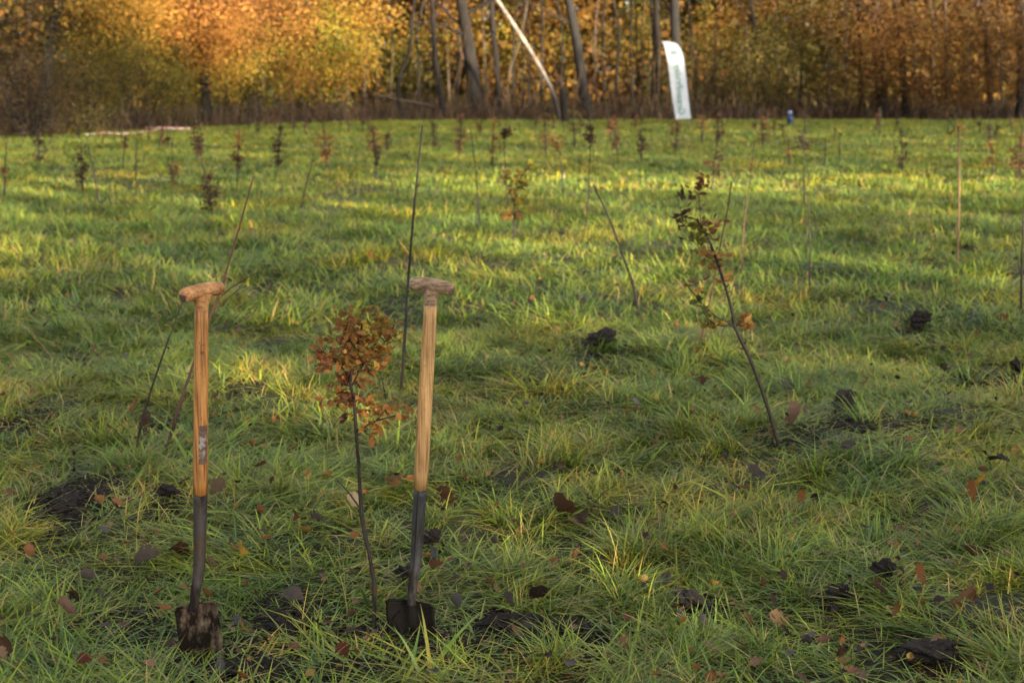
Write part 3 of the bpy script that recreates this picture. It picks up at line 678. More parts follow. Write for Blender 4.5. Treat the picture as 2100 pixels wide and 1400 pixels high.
beech('olive to copper leaved tree right of the round green bush', [(1768, 244), (1765, 150), (1762, 0)], (11, 9),
      [(1660, 60, 120, 75, 0.5, 1700, 'olive', 0.13, 0.45), (1690, 20, 90, 45, -0.3, 800, 'beech', 0.14, 0.5), (1730, 120, 70, 60, 0, 900, 'olive', 0.12, 0.5)], 33)
beech('thin copper tree at the right picture edge', [(2092, 246), (2095, 150), (2090, 0)], (20, 16),
      [(2120, 90, 90, 80, -1.0, 1500, 'beech', 0.13, 0.6), (2160, 60, 90, 80, 0, 900, 'beech', 0.13, 0.5)], 34)
beech('slim pale stem amid copper foliage', [(1942, 246), (1941, 120), (1938, 0)], (8, 6), [(1940, 110, 90, 60, 1.0, 900, 'beech', 0.12, 0.6)], 35, 5, pl, dist=62)
beech('brown-leaved tree above the round green bush', [(1560, 246), (1552, 120), (1540, 0)], (11, 9), [(1560, 20, 90, 50, 1, 800, 'orange', 0.13, 0.4), (1500, 60, 70, 60, 1.5, 700, 'gold', 0.13, 0.4)], 36, 6, dist=64)

# fallen log between the trunks
b0, b1 = at(700, 236, 59), at(915, 222, 61)
mb = MB(); pth = smooth_path([at(770, 195, 60), at(830, 207, 60), at(905, 222, 60.5)], 4)
mb.tube(pth, [0.05, 0.05, 0.055, 0.055, 0.06, 0.06, 0.065, 0.065, 0.07], 8)
rl = np.random.default_rng(8); limbs(mb, pth, [0.1] * 9, rl, 7, 0.8, (-0.6, 0.6), 0.1)
ob = mb.build('fallen_log', pl, None, pth[0]); tag(ob, 'pale fallen log lying aslant behind the crooked thin tree', 'log')

# the mass of wood behind (nobody could count it)
def far_wood():
    rng = np.random.default_rng(77)
    n = 120000
    x = rng.uniform(-62, 62, n); y = rng.uniform(84, 112, n); h = rng.uniform(0.0, 1, n) ** 1.35 * 20
    cl = np.sin(x * 0.8 + np.sin(h * 0.9) * 2) + np.sin(h * 1.3 + x * 0.35) + np.sin(x * 2.1 + y)
    keep = rng.uniform(size=n) < np.clip(0.7 + 0.2 * cl, 0.5, 1); x, y, h = x[keep], y[keep], h[keep]; n = len(x)
    tone = np.sin(x * 0.22 + 1) + 0.6 * np.sin(h * 0.6 + x * 0.5) + rng.normal(size=n) * 0.2
    cols = np.where((tone > 0.7)[:, None], pal('gold', n, rng), np.where((tone > -0.2)[:, None], pal('beech', n, rng), pal('olive', n, rng)))
    V, F, C = leaf_cloud(np.stack([x, y, h], 1), 0.3, rng.uniform(0.3, 0.65, n), cols * 0.62, rng, 0.8)
    nb = 22000
    xb = rng.uniform(-75, 75, nb); hb = rng.uniform(0, 20, nb)
    Vb, Fb, Cb = leaf_cloud(np.stack([xb, rng.uniform(114, 120, nb), hb], 1), 0.1, rng.uniform(0.9, 1.5, nb), pal('beech', nb, rng) * 0.7, rng, 0.9)
    V, F, C = np.concatenate([V, Vb]), np.concatenate([F, Fb + len(V)]), np.concatenate([C, Cb])
    # closed canopy over the wood, above the frame
    nc = 16000
    xc = rng.uniform(-60, 60, nc); yc = edge_y(xc) + rng.uniform(0, 30, nc); hc = rng.uniform(11, 19, nc)
    Vc, Fc, Cc = leaf_cloud(np.stack([xc, yc, hc], 1), 0.6, rng.uniform(0.6, 1.0, nc), pal('orange', nc, rng), rng, 0.8)
    V, F, C = np.concatenate([V, Vc]), np.concatenate([F, Fc + len(V)]), np.concatenate([C, Cc])
    # understorey between the trunks
    m = 30000
    x = rng.uniform(-34, 34, m); y = edge_y(x) + rng.uniform(2.5, 24, m); h = 0.1 + rng.uniform(0, 1, m) ** 1.5 * 5.5
    cl = np.sin(x * 1.3 + y * 0.4) + np.sin(h * 1.7 + x * 0.7) + np.sin(x * 3.1)
    k = rng.uniform(size=m) < np.clip(0.45 + 0.3 * cl, 0.05, 1); x, y, h = x[k], y[k], h[k]; m = len(x)
    t = np.clip((x + 12) / 40, 0, 1)[:, None]
    cols2 = np.where(h[:, None] < 1.3 + rng.normal(size=(m, 1)) * 0.5, pal('darkbrown', m, rng), np.where(rng.uniform(size=(m, 1)) < 0.65, pal('olive', m, rng), pal('yellowgreen', m, rng) * (1 - t * 0.5)))
    V2, F2, C2 = leaf_cloud(np.stack([x, y, h], 1), 0.3, rng.uniform(0.08, 0.15, m), cols2 * 0.6, rng, 0.75)
    o = np_mesh('far_wood', np.concatenate([V, V2]), np.concatenate([F, F2 + len(V)]), np.concatenate([C, C2]), M['leafcard'])
    tag(o, 'mass of golden autumn wood filling the gaps behind the trunks', 'woodland', kind='stuff')
far_wood()

# dead stalks and bramble along the wood's edge
def undergrowth():
    rng = np.random.default_rng(31); mb_v, mb_f, mb_c = [], [], []
    n = 15000
    x = rng.uniform(-32, 32, n); y = edge_y(x) + np.where(rng.uniform(size=n) < 0.6, rng.exponential(1.3, n), rng.uniform(0, 14, n)) - 0.35
    hh = rng.uniform(0.25, 1.05, n) * np.clip(0.6 + (y - edge_y(x)) * 0.25, 0.4, 1.1)
    tall = rng.uniform(size=n) < 0.10; hh = np.where(tall & (y > edge_y(x) + 0.3), hh * rng.uniform(2, 5, n), hh)
    lean = rng.normal(size=(n, 2)) * 0.22
    w = rng.uniform(0.008, 0.022, n)
    base = np.stack([x, y, np.full(n, -0.02)], 1); tip = base + np.stack([lean[:, 0] * hh, lean[:, 1] * hh, hh], 1)
    a = rng.uniform(0, 3.14, n); sd = np.stack([np.cos(a), np.sin(a), np.zeros(n)], 1) * w[:, None]
    mid = (base + tip) / 2 + np.stack([lean[:, 0] * 0.1, lean[:, 1] * 0.1, np.zeros(n)], 1)
    V = np.stack([base - sd, base + sd, mid + sd, mid - sd, tip + sd * 0.3, tip - sd * 0.3], 1).reshape(-1, 3)
    b = np.arange(n)[:, None] * 6; F = np.concatenate([b + np.array([0, 1, 2, 3]), b + np.array([3, 2, 4, 5])], 1).reshape(-1, 4)
    pc = np.array([(0.08, 0.042, 0.024), (0.12, 0.066, 0.036), (0.05, 0.03, 0.02), (0.17, 0.10, 0.05), (0.06, 0.06, 0.02)])[rng.integers(0, 5, n)]
    C = np.repeat(pc * 0.7, 6, axis=0)
    m = 9000
    x = rng.uniform(-32, 32, m); y = edge_y(x) + rng.exponential(2.6, m) - 0.1; z = rng.uniform(0.05, 1.0, m)
    V2, F2, C2 = leaf_cloud(np.stack([x, y, z], 1), 0.3, rng.uniform(0.05, 0.12, m), np.where(rng.uniform(size=(m, 1)) < 0.7, pal('greybrown', m, rng), pal('olive', m, rng)) * 0.55, rng)
    o = np_mesh('undergrowth', np.concatenate([V, V2]), np.concatenate([F, F2 + len(V)]), np.concatenate([C, C2]), M['litter'])
    tag(o, 'brown dead stalks and brambles along the edge of the wood', 'undergrowth', kind='stuff')
undergrowth()

# ------------------------------------------------------------------ leaf shapes
def lobed_leaf(name, seed, curl):
    """oak-like lobed leaf, 1 unit long from stalk to tip, folded along the midrib and curled"""
    rng = np.random.default_rng(seed)
    prof = [(0.0, 0.015), (0.10, 0.02), (0.16, 0.10), (0.26, 0.16), (0.33, 0.10), (0.42, 0.25), (0.52, 0.28), (0.58, 0.17), (0.68, 0.27), (0.78, 0.24), (0.84, 0.14), (0.92, 0.15), (1.0, 0.03)]
    V, F = [], []
    for t, w in prof:
        a = curl * (t - 0.3)
        y = math.sin(a) / curl if abs(curl) > 1e-3 else t - 0.3
        z = (1 - math.cos(a)) / curl if abs(curl) > 1e-3 else 0
        wl_, wr = w * rng.uniform(0.8, 1.15), w * rng.uniform(0.8, 1.15)
        V += [(-wl_, y + 0.02, z + wl_ * 0.45 + rng.normal() * 0.012), (0, y, z), (wr, y + 0.02, z + wr * 0.35 + rng.normal() * 0.012)]
    for q in range(len(prof) - 1):
        o = q * 3; F += [(o, o + 1, o + 4, o + 3), (o + 1, o + 2, o + 5, o + 4)]
    me = bpy.data.meshes.new(name); me.from_pydata(V, [], F); me.materials.append(M['leaf'])
    me.polygons.foreach_set('use_smooth', [True] * len(F)); return me
LEAF = [lobed_leaf('leaf', k, c) for k, c in enumerate((0.5, 1.3, -0.7, 2.0, 0.9))]
def oval_leaf(name, seed, curl, wid=0.30):
    rng = np.random.default_rng(seed)
    prof = [(0, 0.02), (0.1, 0.4), (0.3, 0.85), (0.5, 1.0), (0.7, 0.82), (0.88, 0.42), (1.0, 0.04)]
    V, F = [], []
    for t, w in prof:
        w *= wid; a = curl * (t - 0.4); y = math.sin(a) / curl; z = (1 - math.cos(a)) / curl
        V += [(-w, y, z + w * rng.uniform(0.2, 0.8)), (0, y, z), (w, y, z + w * rng.uniform(0.1, 0.6))]
    for q in range(len(prof) - 1):
        o = q * 3; F += [(o, o + 1, o + 4, o + 3), (o + 1, o + 2, o + 5, o + 4)]
    me = bpy.data.meshes.new(name); me.from_pydata(V, [], F); me.materials.append(M['leaf'])
    me.polygons.foreach_set('use_smooth', [True] * len(F)); return me
OVAL = [oval_leaf('leaf', 20 + k, c, w) for k, (c, w) in enumerate(((0.6, 0.3), (1.6, 0.34), (-1.0, 0.28), (2.4, 0.36)))]

def add_leaf(parent, pos, base, size, color, rng, meshes=LEAF, droop=0.3):
    o = bpy.data.objects.new('leaf', meshes[rng.integers(0, len(meshes))]); COL.objects.link(o)
    o.parent = parent; o.location = pos - base
    o.rotation_euler = (rng.normal() * 0.9 - droop, rng.normal() * 0.9, rng.uniform(0, 6.283))
    s = size * rng.uniform(0.75, 1.25); o.scale = (s, s, s); o.color = (*color, 1)
    return o

# ------------------------------------------------------------------ saplings and whips planted over the meadow
def sapling(label, paths, crowns=(), mat='twig', thick=4, leafparts=False, group=None, seed=0, leafsize=0.07, name='sapling', cat='sapling', twigs=0.5, dy=0.0, sides=6, extra=0):
    rng = np.random.default_rng(3000 + seed)
    b = ground(*paths[0][0]); Y = b.y; k = mpp(Y)
    e = empty(name, b, label, cat, group)
    mb = MB(); stems = []
    for j, pp in enumerate(paths):
        w = [at(u, v, Y + (0.03 * rng.normal() * Y * 0.1 if q else 0)) for q, (u, v) in enumerate(pp)]
        if j == 0: w[0] = b + Vector((0, 0, -0.04))
        sp = smooth_path(w, 4)
        r0 = thick * k / 2 * (1.0 if j == 0 else 0.42); n = len(sp)
        rr = [max(0.0011, r0 * (1 - 0.55 * q / (n - 1))) * (1 + 0.08 * rng.normal()) for q in range(n)]
        mb.tube(sp, rr, sides, cap=False); stems.append(sp)
        for q in range(2, n - 1):                             # buds and knots
            if rng.uniform() < 0.6:
                d = Vector((rng.normal(), rng.normal(), 0.9)).normalized() * max(0.012, r0 * 2.2)
                mb.tube([sp[q], sp[q] + d], [rr[q] * 0.8, rr[q] * 0.2], 4, cap=False)
    allp = [p for s in stems for p in s]
    pos, cols = [], []
    for u, v, ru, rv, n, pn in crowns:
        tips = []
        for _ in range(max(2, int(n * twigs * 0.25))):
            a = rng.uniform(0, 6.283); f = rng.uniform(0.4, 1.0)
            tip = at(u + math.cos(a) * ru * f, v + math.sin(a) * rv * f, Y + rng.normal() * ru * k * 0.5)
            near = min(allp, key=lambda p: (p - tip).length + max(0, p.z - tip.z) * 1.5)
            mid = near.lerp(tip, 0.5) + Vector((0, 0, -0.1 * (tip - near).length)) + Vector(rng.normal(size=3) * 0.06 * (tip - near).length)
            mb.tube([near, mid, tip], [max(0.0014, 0.9 * k), max(0.0011, 0.7 * k), 0.0008], 4, cap=False)
            tips.append((near, mid, tip))
        c = pal(pn, n, rng, 0.25)
        for q in range(n):
            t = tips[rng.integers(0, len(tips))]; f = rng.uniform(0.25, 1.05)
            p = t[0].lerp(t[1], f * 2) if f < 0.5 else t[1].lerp(t[2], f * 2 - 1)
            p = p + Vector(rng.normal(size=3)) * (0.016 if leafparts else 0.02 + 0.10 * min(ru, rv) * k)
            pos.append(p); cols.append(c[q])
    mb.build('stem', M[mat], e, b)
    if pos:
        if leafparts:
            for p, c in zip(pos, cols): add_leaf(e, p, b, leafsize, tuple(c), rng)
            if extra:                                       # the small leaves past what can be picked apart
                j = rng.integers(0, len(pos), extra); pp = np.array([tuple(pos[q] - b) for q in j]) + rng.normal(size=(extra, 3)) * 0.018
                V, F, C = leaf_cloud(pp, 0.1, leafsize * rng.uniform(0.5, 0.9, extra), np.array([cols[q] for q in j]), rng, 0.6)
                tag(np_mesh('small_leaves', V, F, C, M['leafcard'], e), kind='stuff')
        else:
            V, F, C = leaf_cloud(np.array([tuple(p - b) for p in pos]), 0.15, leafsize * rng.uniform(0.7, 1.35, len(pos)), np.array(cols), rng, 0.45)
            np_mesh('foliage', V, F, C, M['leafcard'], e)
    return e

# near: the oak between the spades
sapling('young oak with rust-brown leaves growing between the two spades',
        [[(764, 1292), (768, 1215), (758, 1140), (742, 1060), (736, 960), (730, 880), (726, 820), (718, 775), (735, 720), (742, 660)],
         [(726, 820), (712, 770), (685, 735), (655, 720)], [(722, 790), (750, 740), (790, 700), (812, 660)], [(735, 720), (712, 690), (700, 660)], [(735, 892), (752, 872), (772, 862), (790, 840)], [(772, 862), (800, 855), (822, 850)],
         [(737, 1040), (715, 1010), (692, 985)]],
        [(735, 690, 76, 58, 84, 'ochre'), (690, 720, 56, 46, 46, 'rust'), (772, 690, 56, 50, 54, 'yellow'), (715, 710, 70, 60, 34, 'rust'), (725, 775, 36, 32, 30, 'rust'), (705, 822, 40, 14, 20, 'rust'), (772, 845, 30, 26, 18, 'orange'), (812, 855, 20, 12, 9, 'orange'), (770, 878, 15, 18, 9, 'orange')],
        'twig', 9.5, True, seed=1, leafsize=0.031, extra=320, twigs=0.8, name='oak_sapling', sides=8)
# near right: spindly oak
sapling('leaning thin oak with few yellow-brown leaves right of the meadow centre',
        [[(1603, 938), (1585, 870), (1560, 792), (1532, 722), (1506, 668), (1502, 640), (1488, 590), (1470, 535), (1452, 488), (1430, 450)], [(1506, 668), (1470, 650), (1440, 622), (1405, 580)], [(1506, 668), (1480, 668), (1450, 660)], [(1508, 672), (1522, 655), (1535, 640)]],
        [(1475, 655, 34, 14, 18, 'yellow'), (1525, 650, 22, 18, 14, 'ochre'), (1440, 620, 26, 18, 10, 'green'), (1500, 530, 16, 16, 7, 'ochre'), (1495, 565, 14, 14, 6, 'orange'), (1440, 450, 30, 50, 22, 'olive'), (1450, 540, 26, 40, 14, 'ochre'), (1425, 480, 30, 30, 14, 'green'), (1445, 655, 14, 10, 6, 'green'), (1460, 520, 20, 30, 8, 'ochre')],
        'twig', 9, True, seed=2, leafsize=0.042, name='oak_sapling')
sapling('red-twigged shrubby sapling behind the leaning oak with small brown leaves',
        [[(1437, 716), (1446, 660), (1460, 600), (1478, 500), (1492, 430), (1500, 372)], [(1437, 716), (1431, 640), (1447, 570), (1440, 520), (1408, 470), (1388, 400)], [(1440, 710), (1478, 690), (1500, 600), (1520, 530), (1536, 480)], [(1440, 520), (1436, 440), (1432, 390), (1440, 352)], [(1520, 530), (1545, 510), (1570, 488)]],
        [(1400, 430, 20, 44, 40, 'darkbrown'), (1437, 390, 16, 44, 36, 'redbrown'), (1462, 470, 12, 36, 26, 'redbrown'), (1425, 490, 28, 30, 26, 'olive'), (1480, 520, 22, 40, 14, 'brown')], 'twig_red', 5, False, seed=3, leafsize=0.045, twigs=0.9)
# near left and middle whips
sapling('tall bare dark whip rising beside the right-hand spade handle', [[(822, 792), (832, 660), (836, 590), (848, 440), (858, 340), (866, 258)]], (), 'twig', 7.5, seed=4, name='bare_whip')
sapling('long reddish whip with two side twigs leaning behind the left-hand spade', [[(335, 926), (362, 850), (392, 760), (428, 655), (450, 600), (478, 510), (520, 362)], [(430, 650), (455, 606), (490, 580), (528, 558)], [(434, 640), (460, 618), (494, 590)]], (), 'twig_red', 8, seed=5, name='bare_whip')
sapling('thin black whip leaning right at the left side of the meadow', [[(278, 952), (283, 900), (302, 825), (335, 725), (374, 620)], [(279, 945), (286, 915), (289, 898)], [(279, 940), (262, 910), (226, 872)]], (), 'twig', 6.5, seed=6, name='bare_whip')
sapling('bare dark whip leaning left in the middle of the meadow', [[(1312, 642), (1300, 590), (1283, 540), (1250, 450), (1216, 378)]], (), 'twig', 6, seed=7, name='bare_whip')
sapling('tall straight tan stem with a few ochre leaves at its tip, right side', [[(1963, 548), (1966, 450), (1967, 340), (1966, 262)]], [(1968, 258, 12, 18, 16, 'ochre')], 'twig_tan', 5.5, seed=8, leafsize=0.06)
sapling('dark forked stem cut by the right edge of the picture', [[(2094, 652), (2095, 560), (2098, 470), (2104, 380)], [(2095, 575), (2082, 510), (2066, 452)]], (), 'twig', 5, seed=9, name='bare_whip')
sapling('pair of thin dark twigs standing behind the young oak', [[(795, 815), (783, 775), (777, 735), (776, 720)], [(790, 815), (778, 790), (774, 740)]], (), 'twig', 3, seed=10, name='bare_whip')
sapling('thin dark twig behind the left-hand spade grip', [[(455, 640), (446, 590), (438, 530)]], (), 'twig', 3, seed=11, name='bare_whip')
sapling('dry straw stalk lying over the grass at the left', [[(138, 772), (98, 722), (62, 682), (32, 655)]], (), 'twig_tan', 2.2, seed=12, name='dry_stalk', cat='stalk')
SAP = [ # label, stem paths, crowns, bark, thickness
 ('small sapling with yellow-orange leaves in the centre of the meadow', [[(1055, 500), (1055, 440), (1058, 385), (1085, 342)], [(1056, 420), (1045, 390), (1034, 358)]], [(1062, 392, 18, 34, 28, 'yellowgreen'), (1062, 392, 18, 30, 12, 'yellow'), (1088, 350, 9, 18, 10, 'yellowgreen'), (1042, 445, 12, 10, 7, 'orange'), (1078, 440, 9, 8, 6, 'brown'), (1040, 375, 8, 20, 8, 'ochre')], 'twig', 4),
 ('dark-leaved sapling with a tall upper tuft left of centre', [[(437, 442), (428, 400), (414, 330), (403, 258)]], [(404, 285, 12, 34, 46, 'greybrown'), (430, 398, 22, 32, 42, 'darkbrown'), (427, 362, 8, 14, 8, 'brown')], 'twig', 4),
 ('bare whip at the far left edge of the meadow', [[(8, 418), (10, 350), (13, 290)]], [(5, 350, 8, 18, 8, 'brown')], 'twig', 4),
 ('dark brown leafy sapling near the left edge, in front of the thicket', [[(80, 338), (79, 300), (77, 268)]], [(78, 308, 14, 30, 60, 'darkbrown')], 'twig', 4),
 ('narrow dark sapling beside the slanting whip on the left', [[(171, 395), (167, 345), (166, 292)]], [(166, 338, 12, 36, 48, 'darkbrown')], 'twig', 4),
 ('slanting thin whip leaning left under the red and white tape', [[(204, 418), (190, 345), (176, 278)]], [], 'twig', 4),
 ('tiny brown tufted sapling right of the slanting whip', [[(251, 352), (254, 310), (257, 278)]], [(256, 292, 7, 12, 14, 'brown')], 'twig', 3),
 ('straight thin whip in front of the tape', [[(277, 374), (279, 330), (281, 280)]], [], 'twig', 3),
 ('low bunch of upright brown twigs left of the dark-leaved sapling', [[(357, 382), (352, 355), (346, 335)], [(357, 380), (360, 350), (362, 335)], [(357, 380), (368, 355), (374, 342)]], [(357, 360, 12, 22, 26, 'brown')], 'twig', 3),
 ('thin whip above the brown twigs', [[(352, 348), (353, 315), (354, 282)]], [], 'twig', 3),
 ('brown sapling with bare lower stem, left middle distance', [[(484, 402), (488, 345), (490, 268)]], [(488, 318, 11, 26, 30, 'brown'), (492, 282, 9, 14, 12, 'ochre')], 'twig', 3),
 ('dense dark brown sapling between two thin whips', [[(570, 346), (571, 310), (573, 272)]], [(570, 308, 15, 32, 60, 'darkbrown')], 'twig', 4),
 ('yellow-leaved sapling brightest on the left half of the meadow', [[(679, 358), (670, 315), (663, 258)]], [(665, 290, 24, 32, 56, 'yellow'), (668, 312, 12, 12, 14, 'redbrown')], 'twig', 4),
 ('pair of faint leaning whips below the yellow sapling', [[(614, 432), (628, 380), (642, 328)], [(640, 432), (648, 400), (656, 362)]], [], 'twig', 3),
 ('reddish sapling right of the yellow one', [[(771, 372), (770, 325), (764, 264)]], [(768, 285, 16, 24, 34, 'redbrown'), (772, 315, 8, 16, 18, 'darkbrown')], 'twig', 4),
 ('small dark sapling touching the reddish one', [[(794, 312), (796, 268)]], [(794, 292, 7, 22, 26, 'darkbrown')], 'twig', 3),
 ('two-leaved green seedling left of the tall whip', [[(838, 330), (834, 316)]], [(834, 318, 9, 8, 5, 'dark')], 'twig', 3),
 ('small dark brown sapling just right of the tall whip tip', [[(893, 306), (890, 280), (887, 246)]], [(889, 274, 9, 24, 40, 'darkbrown')], 'twig', 3),
 ('red-brown bushy sapling in front of the thick leaning trunk', [[(940, 325), (944, 280), (945, 238)]], [(946, 268, 15, 32, 60, 'redbrown')], 'twig', 4),
 ('thin bare whip left of the centre seedling', [[(986, 472), (977, 370), (966, 268)]], [], 'twig', 3),
 ('pale yellow-leaved sapling below the narrow dark trunk', [[(1010, 342), (1011, 300), (1012, 248)]], [(1016, 275, 10, 28, 34, 'yellow'), (1008, 322, 9, 8, 10, 'dark')], 'twig', 3),
 ('whip with a dark tuft at the tip above the centre sapling', [[(1043, 432), (1037, 350), (1032, 262)]], [(1038, 272, 14, 9, 18, 'darkbrown')], 'twig', 3),
 ('yellow and pink leaved sapling under the birch foot', [[(1120, 322), (1118, 280), (1117, 238)]], [(1117, 268, 11, 34, 44, 'yellow')], 'twig', 3),
 ('ochre-topped sapling on a long thin stem', [[(1156, 402), (1151, 340), (1141, 284)]], [(1141, 290, 15, 12, 26, 'ochre')], 'twig', 3),
 ('olive-leaved sapling at the foot of the grey forked trunk', [[(1179, 305), (1177, 265), (1175, 222)]], [(1178, 248, 18, 24, 44, 'olive')], 'twig', 3),
 ('pair of long thin whips with dark leaves half way up', [[(1200, 474), (1208, 380), (1212, 240)], [(1223, 398), (1218, 320), (1208, 258)]], [(1206, 272, 13, 20, 24, 'dark')], 'twig', 3),
 ('reddish bushy sapling left of the banner', [[(1269, 342), (1265, 300), (1260, 246)]], [(1258, 268, 15, 28, 50, 'redbrown')], 'twig', 3),
 ('dark upright sapling midway between reddish sapling and banner', [[(1316, 332), (1316, 300), (1315, 262)]], [(1315, 298, 10, 26, 46, 'darkbrown')], 'twig', 3),
 ('rust sapling directly under the banner', [[(1384, 322), (1386, 290), (1389, 246)]], [(1388, 280, 11, 28, 38, 'redbrown')], 'twig', 3),
 ('yellow sapling at the banner foot, right side', [[(1440, 296), (1440, 262), (1441, 232)]], [(1440, 256, 18, 18, 34, 'yellow')], 'twig', 3),
 ('brown bushy sapling next to the yellow one', [[(1471, 305), (1472, 270), (1473, 238)]], [(1474, 262, 15, 24, 46, 'brown')], 'twig', 3),
 ('thin whip with dark leaves low on the stem', [[(1460, 395), (1464, 340), (1470, 290)]], [(1478, 330, 14, 24, 22, 'dark')], 'twig', 3),
 ('thin reddish whip leaning right behind the red-twigged shrub', [[(1521, 575), (1524, 480), (1534, 400), (1548, 288)]], [], 'twig_red', 3),
 ('reddish bushy sapling left of the blue container', [[(1565, 302), (1563, 265), (1562, 232)]], [(1568, 266, 17, 26, 50, 'redbrown')], 'twig', 3),
 ('sapling hung with yellow leaves below the blue container', [[(1620, 345), (1618, 310), (1614, 275)]], [(1617, 300, 5, 18, 12, 'yellow')], 'twig', 3),
 ('long thin whip with dark leafy tip right of the blue container', [[(1650, 432), (1649, 350), (1648, 268)]], [(1650, 288, 16, 14, 22, 'dark')], 'twig', 3),
 ('thin bare whip right of the dark-tipped one', [[(1690, 345), (1692, 315), (1694, 285)]], [], 'twig', 3),
 ('very thin upright whip right of the leaning oak', [[(1660, 597), (1661, 500), (1656, 400)]], [], 'twig', 3),
 ('small orange-leaved seedling, far right of the blue container', [[(1712, 292), (1712, 262)]], [(1712, 270, 7, 8, 8, 'orange')], 'twig', 3),
 ('dark green leafy sapling left of the tall tan stem', [[(1852, 350), (1850, 300), (1846, 262)]], [(1850, 302, 17, 38, 44, 'dark')], 'twig', 3),
 ('dark sapling right of the tall tan stem', [[(2031, 294), (2030, 265), (2028, 238)]], [(2032, 274, 16, 18, 36, 'darkbrown')], 'twig', 3),
 ('orange-leaved seedling below the dark one at right', [[(2036, 368), (2036, 335), (2034, 300)]], [(2034, 314, 12, 20, 20, 'orange')], 'twig', 3),
 ('red-brown leafy sapling at the right edge of the meadow', [[(2090, 374), (2093, 320), (2096, 258)]], [(2090, 318, 18, 40, 56, 'redbrown')], 'twig', 4),
 ('thin bare whip standing left of the tall tan stem', [[(1722, 330), (1722, 270)]], [], 'twig', 3),
]
for q, (lab, paths, crowns, bark, th) in enumerate(SAP):
    sapling(lab, paths, [(a, b_, c * 1.15, d * 1.2, int(n * 2.9), p) for a, b_, c, d, n, p in crowns], bark, th + 0.5, seed=50 + q, leafsize=0.056, twigs=0.9)
rf = random.Random(12)
US = sorted([rf.uniform(40, 480) for _ in range(10)] + [rf.uniform(480, 2095) for _ in range(38)])
for q in range(48):
    u = US[q]; tone = rf.choice(['brown', 'redbrown', 'darkbrown', 'dark', 'ochre', 'greybrown']); v = rf.uniform(262, 285) if u > 500 else rf.uniform(285, 305); h = rf.uniform(28, 58)
    sapling(f"small distant {dict(brown='brown', redbrown='red-brown', darkbrown='dark brown', dark='dark green', ochre='ochre', greybrown='grey-brown')[tone]} sapling, {ORD[q]} of the far row from the left", [[(u, v), (u + rf.uniform(-3, 3), v - h / 2), (u + rf.uniform(-5, 5), v - h)]],
            [(u, v - h * 0.62, rf.uniform(6, 11), h * 0.38, int(rf.uniform(30, 60)), tone)], 'twig', 3, seed=200 + q, leafsize=0.065, group='distant saplings by the wood', sides=4)

